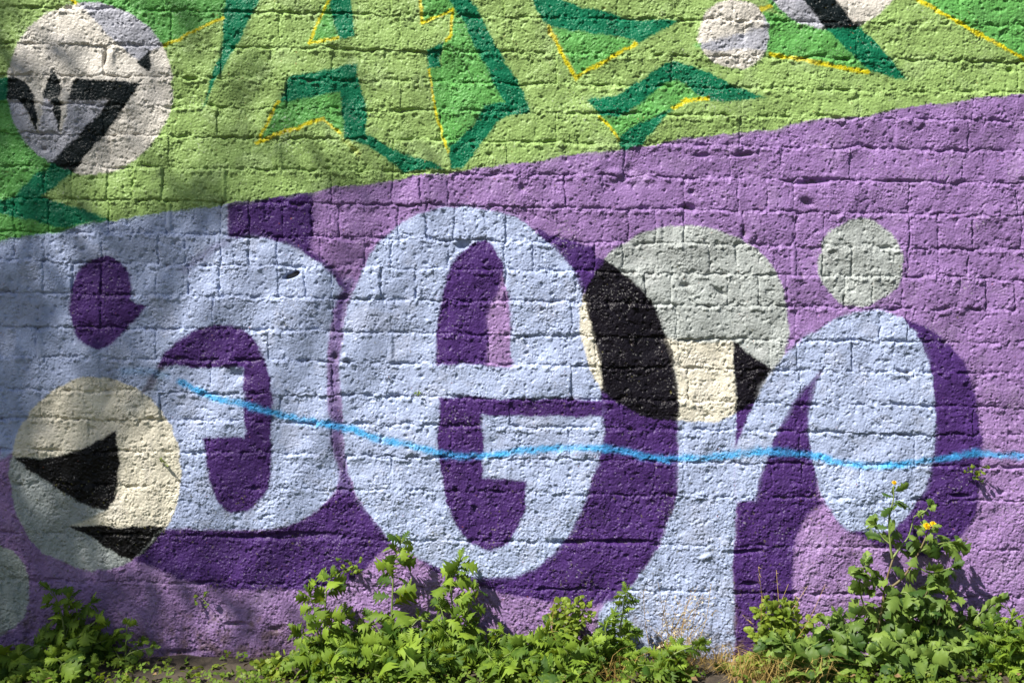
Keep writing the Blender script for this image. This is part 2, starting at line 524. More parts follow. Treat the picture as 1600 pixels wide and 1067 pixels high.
# shade under the letters
shape([(255, 826, 1), (330, 828), (400, 828), (434, 824), (467, 815), (501, 795), (524, 766), (530, 735), (540, 735), (553, 768), (569, 791), (589, 818), (612, 846, 1),
       (602, 856), (588, 872), (575, 884), (540, 910), (500, 920), (420, 921), (337, 921), (304, 911), (209, 876, 1)], 'deep', 2.6)
straight([(258, 822), (206, 876), (160, 850), (108, 823)], 'deep')
# stripe between the letters
stroke([(545, 440), (531, 480), (524, 530), (521, 570), (520, 620), (523, 680), (532, 720), (540, 760)], 15, 'blue', 7, 0.35)
stroke([(545, 440), (531, 480), (524, 530), (521, 570), (520, 620), (523, 680), (532, 720), (540, 760)], 17, 'deep', 8, 0.6)
stroke([(541, 445), (531, 480), (526, 510)], 10, 'deep', 5, 0.65)
stroke([(522, 640), (524, 680), (533, 725), (541, 765)], 9, 'deep', 6, 0.5)
# egg
shape([(125, 415), (145, 402), (165, 399), (185, 408), (199, 430), (204, 452), (205, 468, 1), (230, 477, 1), (214, 496), (200, 515), (180, 535), (155, 544), (133, 539), (117, 519), (109, 490), (109, 460), (115, 435)], 'deep', 2)
# inside of the left letter
shape([(219, 617, 1), (256, 556), (293, 522), (337, 506), (371, 509), (398, 532), (415, 570), (425, 630), (426, 700), (422, 745), (410, 777), (395, 794), (372, 800),
       (350, 795), (335, 777), (325, 745), (319, 705), (319, 683, 1), (381, 683, 1), (380, 573, 1), (330, 573), (262, 574, 1), (236, 610, 1)], 'deep', 2.2)
stroke([(262, 575), (244, 594), (222, 620)], 7, 'blue', 6, 0.35)

# --- e: shade first
shape([(836, 352, 1), (867, 368), (890, 378), (915, 386, 1), (931, 390, 1), (931, 404, 1), (945, 407), (969, 424), (1002, 455), (1023, 485), (1040, 522), (1053, 559), (1060, 600), (1060, 660), (1060, 720),
       (1057, 760), (1043, 822), (1019, 869), (989, 913), (962, 935), (945, 944), (900, 944), (860, 940), (820, 934), (781, 926), (740, 915), (690, 900), (650, 872, 1), (700, 800, 1), (900, 600, 1)], 'deep', 2.2)
shape([(538, 698), (535, 670), (532, 630), (531, 569), (534, 529), (540, 492), (549, 462), (562, 428), (578, 402), (596, 377), (616, 357), (650, 337), (687, 325), (715, 320), (754, 325), (791, 334), (820, 347),
       (851, 372), (881, 404), (901, 431), (914, 464), (925, 510), (933, 550), (939, 590), (941, 640), (940, 700), (928, 741), (918, 778), (901, 815), (881, 845), (857, 869), (834, 888), (800, 901), (758, 904), (724, 899),
       (690, 889), (660, 876), (633, 860), (611, 845), (589, 818), (569, 791), (555, 768), (545, 741)], 'blue', 2)
shape([(683, 570, 1), (682, 542), (687, 492), (693, 451), (704, 418), (720, 394), (741, 379), (758, 375), (774, 389), (785, 414), (790, 440), (795, 475), (798, 525), (798, 571, 1)], 'deep', 2)
shape([(786, 428, 1), (781, 451), (771, 475), (764, 502), (762, 540), (761, 571, 1), (798, 571, 1), (798, 525), (795, 475), (790, 440)], 'lilac', 2.2)
shape([(686, 621, 1), (942, 624, 1), (942, 651, 1), (755, 650, 1), (754, 747, 1), (824, 750, 1), (822, 776), (814, 815), (798, 846), (771, 861), (751, 856), (724, 836), (704, 801), (693, 758), (687, 707)], 'deep', 2)
# --- stem and last letter
shape([(1060, 640, 1), (1150, 640, 1), (1150, 785, 1), (1149, 900), (1147, 1060, 1), (930, 1060, 1), (935, 960, 1), (945, 944, 1), (962, 935), (989, 913), (1019, 869), (1043, 822), (1057, 760), (1060, 720)], 'blue', 1.8)
shape([(1043, 531, 1), (1147, 535, 1), (1150, 660, 1), (1060, 664, 1), (1060, 600), (1054, 563)], 'blue')
straight([(1147, 534), (1209, 580), (1176, 640), (1153, 698), (1150, 698)], 'deep')
shape([(1416, 499, 1), (1450, 512), (1477, 532), (1500, 559), (1517, 596), (1527, 634), (1534, 677), (1535, 720), (1531, 768), (1521, 808), (1507, 832), (1480, 858), (1450, 870), (1420, 868), (1385, 858), (1350, 843), (1310, 818, 1), (1400, 700, 1)], 'deep', 3)
shape([(1150, 785, 1), (1190, 740, 1), (1200, 640, 1), (1240, 560, 1), (1300, 600, 1), (1275, 758), (1288, 781), (1276, 792), (1254, 815), (1241, 852), (1240, 960), (1240, 1060, 1), (1148, 1060, 1)], 'deep', 3)
shape([(1150, 786, 1), (1149, 705, 1), (1153, 692), (1180, 627), (1207, 581), (1241, 542), (1271, 519), (1295, 502), (1315, 492), (1342, 485), (1369, 485), (1396, 492), (1416, 502), (1433, 526), (1447, 556), (1455, 590), (1460, 627),
       (1461, 670), (1458, 707), (1450, 751), (1433, 788), (1409, 815), (1382, 829), (1362, 834), (1342, 831), (1322, 825), (1305, 808), (1288, 781), (1278, 758), (1271, 724), (1265, 690), (1266, 650), (1270, 620), (1278, 592), (1286, 576, 1),
       (1261, 600), (1237, 634), (1217, 667), (1205, 697), (1192, 730), (1181, 781, 1)], 'blue', 1.9)

# --- green field above the slanting edge
straight([(-40, 374), (1640, 139), (1640, -60), (-40, -60)], 'olive', 1.3)
# bright greens
shape([(-30, 130, 1), (8, 152, 1), (22, 153), (37, 165), (50, 190), (58, 206), (60, 211, 1), (69, 152, 1), (79, 155), (92, 199), (96, 210, 1), (108, 154, 1), (174, 156, 1), (92, 266, 1), (58, 300), (10, 320, 1), (-30, 330, 1)], 'bright', 2.6)
straight([(118, 4), (135, 22), (168, 55), (226, 102), (236, 84), (254, 75), (349, 28), (358, -20), (112, -20)], 'bright', 2.2)
straight([(-30, 325), (0, 333), (80, 349), (176, 343), (90, 362), (-30, 380)], 'bright', 2)
straight([(517, -8), (479, 69), (526, 63)], 'bright')
straight([(437, 160), (467, 153), (532, 141), (538, 205), (530, 208), (505, 187), (450, 206), (403, 219)], 'bright')
straight([(660, -20), (700, -20), (790, 150), (788, 160), (758, 164), (717, 222), (701, 240), (687, 196), (671, 110), (690, 105), (694, 64), (706, 60), (706, 16), (661, 33)], 'bright')
straight([(861, 44), (935, 53), (992, 64), (989, 70), (903, 118), (890, 91)], 'bright')
shape([(940, 180, 1), (972, 182), (996, 165), (1036, 130), (1060, 128), (1087, 144), (1108, 152, 1), (1073, 157), (1053, 169), (1019, 185), (982, 203), (965, 216, 1)], 'bright')
straight([(1194, 22), (1214, 22), (1247, 37), (1295, 45), (1330, 81), (1362, 111), (1281, 101), (1200, 84), (1197, 60)], 'bright', 2)
shape([(1085, 70, 1), (1110, 64), (1150, 52), (1203, 40, 1), (1203, 82, 1), (1170, 74), (1130, 80), (1100, 78)], 'bright', 3)
straight([(1195, -8), (1255, -20), (1295, 46), (1240, 36), (1205, 12)], 'bright', 2)
straight([(1430, -4), (1473, 24), (1527, 52), (1640, 116), (1640, -40), (1420, -40)], 'bright')
# dark greens
straight([(-30, 121), (5, 121), (20, 121), (32, 126), (42, 134), (50, 147), (55, 162), (58, 182), (59, 212), (52, 194), (45, 179), (36, 166), (26, 157), (14, 154), (-30, 154)], 'dark', 1.1)
straight([(67, 151), (68, 138), (71, 126), (75, 118), (80, 114), (86, 118), (91, 128), (94, 142), (95, 160), (95, 180), (92, 208), (87, 187), (82, 168), (76, 155), (70, 153)], 'dark', 1.1)
shape([(107, 156, 1), (111, 136), (121, 124), (150, 126), (222, 132, 1), (169, 202), (108, 272, 1), (72, 266, 1), (172, 157, 1)], 'dark', 1.5)
straight([(214, 98), (238, 80), (232, 114)], 'dark', 1.0)
straight([(62, 264), (110, 268), (64, 308), (78, 313), (176, 343), (105, 355), (80, 351), (0, 334), (-30, 328), (-30, 318), (22, 305)], 'dark', 2)
straight([(352, -6), (410, -6), (364, 81), (311, 174), (347, 78)], 'dark')
straight([(514, -10), (546, -10), (555, 59), (527, 63)], 'dark')
shape([(437, 160, 1), (454, 120, 1), (560, 99, 1), (569, 169), (575, 212, 1), (616, 233), (683, 261), (694, 266, 1), (633, 273, 1), (616, 256), (569, 227), (538, 214, 1), (532, 141, 1), (454, 157)], 'dark')
straight([(665, 74), (693, 66), (688, 106), (668, 109)], 'dark')
shape([(694, -12, 1), (731, -12, 1), (765, 50), (790, 97), (814, 140), (830, 177, 1), (805, 181), (781, 187), (764, 210), (742, 240), (722, 264, 1), (706, 264, 1), (700, 228, 1), (717, 219), (741, 189), (756, 163, 1), (787, 159, 1), (747, 78)], 'dark')
shape([(832, -6, 1), (865, -8, 1), (900, 8), (942, 20), (989, 29), (1062, 32, 1), (1000, 69, 1), (990, 63), (935, 54), (855, 43, 1), (843, 18)], 'dark')
shape([(918, 154, 1), (962, 151), (999, 127), (1036, 102), (1070, 101), (1100, 112), (1137, 128), (1194, 155, 1), (1158, 157), (1110, 157, 1), (1087, 145), (1060, 129), (1036, 132), (1010, 155), (985, 172), (972, 182), (941, 182, 1)], 'dark')
straight([(965, 217), (982, 202), (1019, 184), (1056, 167), (1019, 206), (1002, 227), (979, 235), (967, 229)], 'dark')
straight([(1246, -12), (1296, -12), (1342, 39), (1389, 88), (1418, 124), (1396, 121), (1359, 111), (1328, 81), (1291, 45)], 'dark')
# yellow outlines
for pts, w in [([(349, 29), (300, 50), (253, 75)], 5), ([(108, -4), (119, 5)], 8), ([(516, 2), (480, 68), (526, 62)], 4.5),
               ([(436, 160), (398, 221)], 4.5), ([(397, 221), (454, 204), (505, 187)], 6.5), ([(505, 187), (531, 208)], 4.5),
               ([(658, -5), (660, 33), (706, 16), (705, 57), (697, 63)], 5), ([(670, 110), (687, 196), (700, 241)], 3.6),
               ([(856, 44), (901, 123)], 7), ([(903, 119), (950, 92), (996, 69)], 6), ([(938, 181), (965, 217)], 5),
               ([(1053, 167), (1073, 157), (1106, 154)], 7), ([(1203, 83), (1281, 101), (1357, 113)], 7), ([(1190, 17), (1203, 11)], 9),
               ([(1428, -4), (1473, 24), (1527, 52), (1640, 112)], 6.5)]:
    stroke(pts, w * 0.88, 'yellow', 1.6)
stroke([(531, 208), (560, 240)], 5, 'yellow', 4, 0.25)
# --- translucent pale discs laid over everything
disc(140, 137, 130, 133)
disc(1147, 54, 55, 54)
disc(1301, -72, 118, 118)
disc(1070, 507, 163, 155, 2.12)
disc(1345, 410, 67, 67)
disc(149, 740, 134, 150)
disc(-50, 922, 98, 84)
# the last letter runs over the disc on its right side
shape([(1151, 697, 1), (1180, 627), (1209, 578), (1241, 542), (1271, 519), (1300, 560, 1), (1261, 600), (1237, 634), (1217, 667), (1200, 700, 1)], 'blue', 1.9)
straight([(1060, 662), (1150, 657), (1150, 690), (1060, 690)], 'blue', 2.5)
straight([(1150, 655), (1169, 645), (1152, 698)], 'deep')
# cream blades behind the 7 and diagonal break in the lower disc
cre = C['olive'][1]
grey = s2l((158, 164, 163))
def raw(pts, c, soft=1.8, alpha=1.0, curve=True):
    P = spline(pts) if curve else np.array(pts, float)
    sl = window(P, 10)
    d = poly_sdf(P, PU[sl], PV[sl]) + spk[sl] * 0.5
    put((1 - sstep(-soft, soft, d)) * alpha, sl, c)
sl = window(np.array([(10, 585), (290, 895)], float), 4)
q = np.hypot((PU[sl] - 149) / 134, (PV[sl] - 740) / 150)
inside = 1 - sstep(-1.8, 1.8, (q - 1) * 134)
gp = spline([(12, 706, 1), (20, 713, 1), (67, 749), (138, 790), (166, 799, 1), (140, 808), (108, 823, 1), (206, 878, 1), (150, 960, 1), (-40, 960, 1), (-40, 706, 1)])
d = poly_sdf(gp, PU[sl], PV[sl])
put(inside * (1 - sstep(-2, 2, d)) * 0.98, sl, grey)
cp = spline([(166, 799, 1), (184, 757), (184, 671, 1), (300, 560, 1), (300, 822, 1), (108, 823, 1), (140, 808)])
d = poly_sdf(cp, PU[sl], PV[sl])
put(inside * (1 - sstep(-2, 2, d)) * 0.98, sl, C['blue'][1])
cp = spline([(184, 671, 1), (160, 684), (135, 697), (100, 711), (60, 715), (18, 713, 1), (-40, 650, 1), (100, 560, 1), (200, 560, 1)])
d = poly_sdf(cp, PU[sl], PV[sl])
put(inside * (1 - sstep(-2, 2, d)) * 0.98, sl, C['blue'][1])
blk = C['deep'][1]
raw([(184, 671, 1), (184, 757), (176, 785), (165, 799, 1), (138, 790), (100, 771), (67, 749), (19, 713, 1), (60, 716), (100, 711), (135, 697), (160, 684)], blk, 2)
raw([(108, 823, 1), (258, 821, 1), (206, 877, 1)], blk, 1.6)
stroke([(206, 640), (250, 585)], 22, C['purple'][1], 8, 0.35)
# blue spray line right across
SPR = s2l((44, 160, 222))
lp = spline([(250, 585, 1), (293, 603), (337, 620), (381, 632), (420, 644), (467, 655), (518, 666), (562, 674), (602, 687), (643, 698), (690, 708), (760, 710), (830, 702), (900, 698), (940, 700), (1000, 710), (1060, 717), (1120, 712),
             (1170, 706), (1240, 706), (1290, 715), (1350, 727), (1400, 726), (1450, 719), (1500, 712), (1550, 710), (1640, 716, 1)])
lp = lp[: int(np.argmax(lp[:, 0])) + 1]
DENS = np.clip(0.85 + 0.22 * bandn(45, seed=69) + 0.2 * spk, 0.3, 1.0) * (1 - 0.6 * sstep(1.5, 3.5, -(H - H.mean())))
DENS = DENS * (0.62 + 0.38 * sstep(0.08, 0.4, A.mean(-1)))
stroke(lp[4:], 13, SPR, 5, 0.22 * DENS)
stroke(lp[4:], 10.5, SPR, 3.5, 0.36 * DENS)
stroke(lp[4:], 8.8, SPR, 2.6, 0.76 * DENS)
stroke([(190, 578), (225, 580), (262, 590)], 10, SPR, 7, 0.25)
stroke([(447, 433), (455, 430), (463, 426)], 6, s2l((34, 32, 30)), 1.2, 0.9)
# cast shadow of a small twig, painted on as a dark thin line
stroke([(704, 71), (722, 96), (744, 131)], 2.2, s2l((40, 70, 35)), 1.0, 0.8)

# ---- uneven coats: rolled and sprayed in patches, an older paler coat ghosting through
tone = 1 + 0.045 * bandn(150, seed=70) + 0.04 * bandn(40, ax=0.5, seed=71) + 0.02 * bandn(12, seed=72)
A *= np.clip(tone, 0.8, 1.2)[..., None].astype(np.float32)
gh = sstep(0.6, 2.0, bandn(100, seed=73) + 0.4 * bandn(20, seed=74)) * 0.16 * np.clip(A.mean(-1) * 2.5 - 0.25, 0.05, 1)
put(gh, (slice(None), slice(None)), s2l((186, 182, 186)))
# ---- bare, weathered spots: paint missing in the deepest pits and on some rubbed grains, soil splash at the foot
hp = H - bandn(1, seed=1) * 0
loc = H - (np.roll(H, 6, 0) + np.roll(H, -6, 0) + np.roll(H, 6, 1) + np.roll(H, -6, 1)) / 4
bare = sstep(2.2, 3.6, -loc) * sstep(-0.2, 0.8, bandn(30, seed=60))
put(np.clip(bare, 0, 1) * 0.55, (slice(None), slice(None)), s2l((96, 88, 84)))
spot = sstep(2.55, 3.0, bandn(5, seed=61) + 0.5 * bandn(120, seed=62))
put(spot * 0.45, (slice(None), slice(None)), s2l((176, 176, 172)))
moss = sstep(2.9, 3.4, bandn(9, seed=63) + 0.8 * low + 0.3 * bandn(70, seed=64))
put(moss * 0.6, (slice(None), slice(None)), s2l((96, 92, 40)))
splash = sstep(955, 1070, VV + bandn(35, seed=65) * 22 + bandn(8, seed=75) * 14)
put(splash * 0.75, (slice(None), slice(None)), s2l((92, 76, 66)))
rust = sstep(3.5, 3.9, bandn(7, seed=66) + 0.4 * bandn(100, seed=67))
put(rust * 0.8, (slice(None), slice(None)), s2l((150, 84, 60)))

# ---- cut the sheet into bricks, mortar and concrete bands
wall = thing('painted_brick_wall', 'old rough brick wall painted green above and purple below with blue mural letters and pale discs', 'wall')
PX = ((UU - 800) * S).astype(np.float32)
PZ = ((V0 - VV) * S).astype(np.float32)
PY = (-H * S).astype(np.float32)
POS = np.stack([PX, PY, PZ], -1).reshape(-1, 3)
RGBA = np.concatenate([np.clip(A, 0.002, 0.95), np.ones((nv, nu, 1), np.float32)], -1).reshape(-1, 4)
# id of each grid cell
cK = K[:-1, :-1]; cB = BID[:-1, :-1]
is_m = ((db[:-1, :-1] < 2.4) | ((dvj[:-1, :-1] < 1.5) & (cK < 17)))
cid = np.where(is_m, -1, cB)
ii, jj = np.meshgrid(np.arange(nv - 1), np.arange(nu - 1), indexing='ij')
q0 = (ii * nu + jj).astype(np.int64)
quads = np.stack([q0, q0 + nu, q0 + nu + 1, q0 + 1], -1)       # faces -y
flat = cid.ravel()
order = np.argsort(flat, kind='stable')
sf = flat[order]
bounds = np.flatnonzero(np.diff(sf)) + 1
groups = np.split(order, bounds)
Q = quads.reshape(-1, 4)
DEPTH = 0.035
def sheet(name, cells, skirt):
    F = Q[cells]
    used, inv = np.unique(F, return_inverse=True)
    F = inv.reshape(F.shape).astype(np.int32)
    V = POS[used]; Cc = RGBA[used]; Gr = GRIT.ravel()[used]
    if skirt:
        E = np.concatenate([F[:, [0, 1]], F[:, [1, 2]], F[:, [2, 3]], F[:, [3, 0]]])
        key = E[:, 0].astype(np.int64) * len(V) + E[:, 1]
        rkey = E[:, 1].astype(np.int64) * len(V) + E[:, 0]
        bE = E[~np.isin(key, rkey)]
        bu, bi = np.unique(bE, return_inverse=True)
        bi = bi.reshape(bE.shape)
        n0 = len(V); nb = len(bu)
        fr = V[bu].copy(); bk = V[bu].copy(); bk[:, 1] = DEPTH
        V = np.concatenate([V, fr, bk]); Cc = np.concatenate([Cc, Cc[bu], Cc[bu]]); Gr = np.concatenate([Gr, Gr[bu], Gr[bu]])
        SF = np.stack([n0 + bi[:, 1], n0 + bi[:, 0], n0 + nb + bi[:, 0], n0 + nb + bi[:, 1]], -1)
        F = np.concatenate([F, SF.astype(np.int32)])
    me = mesh_np(name, V, F)
    ca = me.color_attributes.new('paint', 'FLOAT_COLOR', 'POINT')
    ca.data.foreach_set('color', Cc.astype(np.float32).ravel())
    ga = me.attributes.new('grit', 'FLOAT', 'POINT')
    ga.data.foreach_set('value', Gr.astype(np.float32))
    return obj(name, me, M_WALL, wall)

band_ids = set(np.unique(cB[cK >= 17]).tolist())
for g in groups:
    i = int(flat[g[0]])
    if i == -1:
        sheet('mortar', g, False)
    elif i in band_ids:
        sheet('concrete_band', g, True)
    else:
        sheet('brick', g, True)

# plain brickwork beyond the photograph's frame, and the core of the wall
mb = MB()
cols = []
def add_brick(x0, x1, z0, z1, dy, c):
    b = 0.004
    y = -dy
    vs = [(x0, 0.03, z0), (x1, 0.03, z0), (x1, 0.03, z1), (x0, 0.03, z1),
          (x0, y + b, z0), (x1, y + b, z0), (x1, y + b, z1), (x0, y + b, z1),
          (x0 + b, y, z0 + b), (x1 - b, y, z0 + b), (x1 - b, y, z1 - b), (x0 + b, y, z1 - b)]
    fs = [(8, 9, 10, 11), (4, 5, 9, 8), (5, 6, 10, 9), (6, 7, 11, 10), (7, 4, 8, 11), (0, 1, 5, 4), (1, 2, 6, 5), (2, 3, 7, 6), (3, 0, 4, 7)]
    mb.add(vs, fs)
    cols.extend([c] * 12)
fx0, fx1 = (U0 - 800) * S, (uu[-1] - 800) * S
fz1 = (V0 - VT) * S
fz0 = (V0 - vv[-1]) * S
rr = random.Random(3)
def outer_colour(x, z):
    u = x / S + 800; v = V0 - z / S
    return C['olive'][0] if v < 368 - 0.1394 * u else C['purple'][0]
for (xa, xb, za, zb) in [(-4.5, fx0, -0.2, 3.0), (fx1, 4.5, -0.2, 3.0), (fx0, fx1, fz1, 3.0)]:
    z = za; r = 0
    while z < zb - 0.01:
        z1 = min(z + 0.088, zb)
        x = xa; first = True
        while x < xb - 0.005:
            L = 0.325 * (0.5 if (first and r % 2) else 1.0)
            first = False
            x1 = min(x + L, xb)
            cc = outer_colour((x + x1) / 2, (z + z1) / 2) * rr.uniform(0.94, 1.05)
            add_brick(x, x1 - 0.006, z, z1 - 0.008, rr.uniform(-0.001, 0.003), (*cc, 1))
            x = x1
        z = z1; r += 1
me = mb.mesh('outer_brickwork', smooth=False)
ca = me.color_attributes.new('paint', 'FLOAT_COLOR', 'POINT')
ca.data.foreach_set('color', np.array(cols, np.float32).ravel())
ga = me.attributes.new('grit', 'FLOAT', 'POINT')
ga.data.foreach_set('value', np.full(len(cols), 0.9, np.float32))
o = obj('outer_brickwork', me, M_WALL, wall)
o['kind'] = 'stuff'
mb = MB()
def box(mb, x0, x1, y0, y1, z0, z1):
    mb.add([(x0, y0, z0), (x1, y0, z0), (x1, y1, z0), (x0, y1, z0), (x0, y0, z1), (x1, y0, z1), (x1, y1, z1), (x0, y1, z1)],
           [(0, 3, 2, 1), (4, 5, 6, 7), (0, 1, 5, 4), (1, 2, 6, 5), (2, 3, 7, 6), (3, 0, 4, 7)])
box(mb, -4.5, 4.5, 0.028, 0.26, -0.2, 3.0)
obj('wall_core', mb.mesh('wall_core', False), M_CORE, wall)
mb = MB()
box(mb, -4.53, 4.53, -0.03, 0.29, 3.002, 3.06)
obj('coping', mb.mesh('coping', False), M_CORE, wall)

# ================================================================== GROUND
gn = 90
gx = np.concatenate([np.linspace(-120, -5, 14)[:-1], np.linspace(-5, 5, 140), np.linspace(5, 120, 14)[1:]])
gy = np.concatenate([np.linspace(-120, -6, 14)[:-1], np.linspace(-6, 0.02, 150), [0.3, 5, 60, 120]])
GX, GY = np.meshgrid(gx, gy)
rg = np.random.default_rng(9)
GZ = rg.normal(0, 0.006, GX.shape) + 0.012 * np.sin(GX * 5.3) * np.sin(GY * 4.1 + 1)
GZ = np.where((np.abs(GX) < 5) & (GY > -6) & (GY < 0.3), GZ, 0) + 0.03 * np.exp(-((GY + 0.05) / 0.12) ** 2)
m_, n_ = GX.shape
qi, qj = np.meshgrid(np.arange(m_ - 1), np.arange(n_ - 1), indexing='ij')
a_ = (qi * n_ + qj).ravel()
gm = mesh_np('ground', np.stack([GX, GY, GZ], -1).reshape(-1, 3), np.stack([a_, a_ + 1, a_ + n_ + 1, a_ + n_], -1))
g = obj('ground', gm, M_SOIL)
g['kind'] = 'structure'

# ================================================================== PLANTS
PROFILES = {
    'lobed': [(0, .02), (.14, .025), (.22, .20), (.31, .06), (.42, .34), (.52, .09), (.64, .43), (.76, .15), (.84, .25), (.92, .08), (1, .0)],
    'toothed': [(0, .02), (.12, .04), (.24, .24), (.32, .13), (.44, .33), (.53, .16), (.66, .36), (.78, .19), (.86, .19), (.94, .07), (1, .0)],
    'round': [(0, .02), (.16, .03), (.30, .36), (.42, .34), (.55, .46), (.68, .36), (.82, .36), (.92, .2), (1, .03)],
    'oval': [(0, .02), (.1, .03), (.3, .22), (.5, .27), (.7, .24), (.88, .13), (1, .01)],
    'feather': [(0, .02), (.12, .03), (.2, .16), (.27, .05), (.36, .25), (.43, .06), (.52, .28), (.59, .06), (.68, .24), (.75, .06), (.84, .16), (.9, .05), (1, .0)],
}
def leaf_mesh(name, prof, wid, droop, seed, mat):
    """one leaf of length 1 along +X, upper side +Z; outline from a profile with uneven lobes, folded along the midrib and drooping"""
    r = random.Random(seed)
    P = PROFILES[prof]
    vs = []; fs = []
    n = len(P) - 1
    for i, (t, w0) in enumerate(P):
        peak = 0 < i < n and w0 > P[i - 1][1] and w0 >= P[i + 1][1]
        z = -droop * t * t + 0.04 * math.sin(t * 5 + seed)
        x = t * (1 - 0.22 * droop * t)
        for q, sgn in ((1.0, -1), (0.5, -1), (0, 0), (0.5, 1), (1.0, 1)):
            w = w0 * wid * r.uniform(0.82, 1.15)
            fwd = (0.09 if peak else 0.0) * q + (r.uniform(-0.02, 0.02) if q == 1 else 0)
            zz = z + 0.3 * w * q - (0.75 * w * q * q) + (r.uniform(-0.04, 0.04) if (q == 1 and 0 < i < n) else 0)
            vs.append((x + fwd, sgn * w * q, zz))
    for i in range(n):
        for k in range(4):
            a = i * 5 + k
            fs.append((a, a + 5, a + 6, a + 1))
    me = bpy.data.meshes.new(name)
    me.from_pydata(vs, [], fs)
    me.update()
    me.polygons.foreach_set('use_smooth', np.ones(len(me.polygons), bool))
    me.materials.append(mat)
    return me

LOBED = [leaf_mesh('lobed_leaf', 'lobed', 1.0 + 0.15 * (i % 3), 0.25 + 0.16 * (i % 4), i + 1, M_LEAF) for i in range(8)]
BLUEG = [leaf_mesh('toothed_leaf', 'toothed', 1.0 + 0.2 * (i % 3), 0.15 + 0.16 * (i % 4), i + 31, M_LEAFG) for i in range(8)]
FEATH = [leaf_mesh('feathery_leaf', 'feather', 1.0 + 0.2 * (i % 3), 0.15 + 0.15 * (i % 4), i + 51, M_LEAF) for i in range(6)]
ROUND = [leaf_mesh('round_leaf', 'round', 1.0, 0.1 + 0.12 * (i % 3), i + 61, M_LEAFY) for i in range(5)]
OVAL = [leaf_mesh('oval_leaflet', 'oval', 1.0, 0.1 + 0.1 * i, i + 81, M_LEAFG) for i in range(3)]

def orient(d, up):
    d = d.normalized()
    y = up.cross(d)
    if y.length < 1e-4:
        y = Vector((1, 0, 0)).cross(d)
    y.normalize()
    z = d.cross(y)
    m = Matrix((d, y, z)).transposed()
    return m

def put_leaf(parent, meshes, pos, d, size, rnd, name='leaf', roll=1.1):
    up = Vector((-0.25 + rnd.uniform(-roll, roll), -0.75 + rnd.uniform(-roll, roll), 0.7 + rnd.uniform(-roll, roll)))
    me = rnd.choice(meshes)
    o = bpy.data.objects.new(name, me)
    col.objects.link(o)
    o.parent = parent
    m = orient(d, up)
    lm = Matrix.Translation(pos - parent.location) @ m.to_4x4() @ Matrix.Diagonal((size, size * rnd.uniform(0.85, 1.15), size, 1))
    o.matrix_local = lm
    return o

def curve_pts(P, n=14):
    """catmull-rom through world points"""
    P = [Vector(p) for p in P]
    if len(P) == 2:
        P = [P[0], P[0].lerp(P[1], 0.5), P[1]]
    out = []
    m = len(P) - 1
    per = max(2, n // m)
    for i in range(m):
        p1, p2 = P[i], P[i + 1]
        p0 = P[i - 1] if i else p1 - (p2 - p1)
        p3 = P[i + 2] if i + 2 <= m else p2 + (p2 - p1)
        for j in range(per):
            t = j / per
            out.append(0.5 * ((2 * p1) + (p2 - p0) * t + (2 * p0 - 5 * p1 + 4 * p2 - p3) * t * t + (3 * p1 - p0 - 3 * p2 + p3) * t ** 3))
    out.append(P[-1])
    return out

def stem(parent, P, r0, r1, mat):
    pts = curve_pts(P)
    mb = MB()
    n = len(pts)
    mb.tube([p - parent.location for p in pts], [r0 + (r1 - r0) * i / (n - 1) for i in range(n)], 6)
    obj('stem', mb.mesh('stem'), mat, parent)
    return pts

def at_frac(pts, f):
    x = f * (len(pts) - 1)
    i = min(int(x), len(pts) - 2)
    return pts[i].lerp(pts[i + 1], x - i), (pts[i + 1] - pts[i]).normalized()

def leafy_stem(parent, P, rnd, meshes, n, size, r0=0.003, mat=M_STEM, f0=0.2, tip=True, spread=1.0, taper=0.38):
    pts = stem(parent, P, r0, r0 * 0.4, mat)
    az = rnd.uniform(0, 6.28)
    for k in range(n):
        f = f0 + (1 - f0) * (k + rnd.uniform(0, 0.6)) / n
        f = min(f, 0.99)
        p, t = at_frac(pts, f)
        az += 2.4 + rnd.uniform(-0.4, 0.4)
        side = Vector((math.cos(az), math.sin(az) * 0.75, 0))
        side = Vector((side.x, min(side.y, 0.35) - 0.15, 0))
        d = side * spread + t * rnd.uniform(0.1, 0.75) + Vector((0, 0, rnd.uniform(-0.7, 0.2)))
        sz = size * (1 - taper * f) * rnd.uniform(0.75, 1.25)
        # never through the wall
        if (p + d.normalized() * sz).y > -0.008:
            d.y = -abs(d.y) * 0.3 - 0.05
        put_leaf(parent, meshes, p, d, sz, rnd)
    if tip:
        for k in range(6):
            d = at_frac(pts, 1.0)[1] + Vector((rnd.uniform(-0.9, 0.9), rnd.uniform(-0.8, 0.2), rnd.uniform(-0.1, 0.5)))
            put_leaf(parent, FEATH if meshes is LOBED else meshes, at_frac(pts, rnd.uniform(0.9, 1.0))[0], d, size * rnd.uniform(0.3, 0.6), rnd)
    return pts

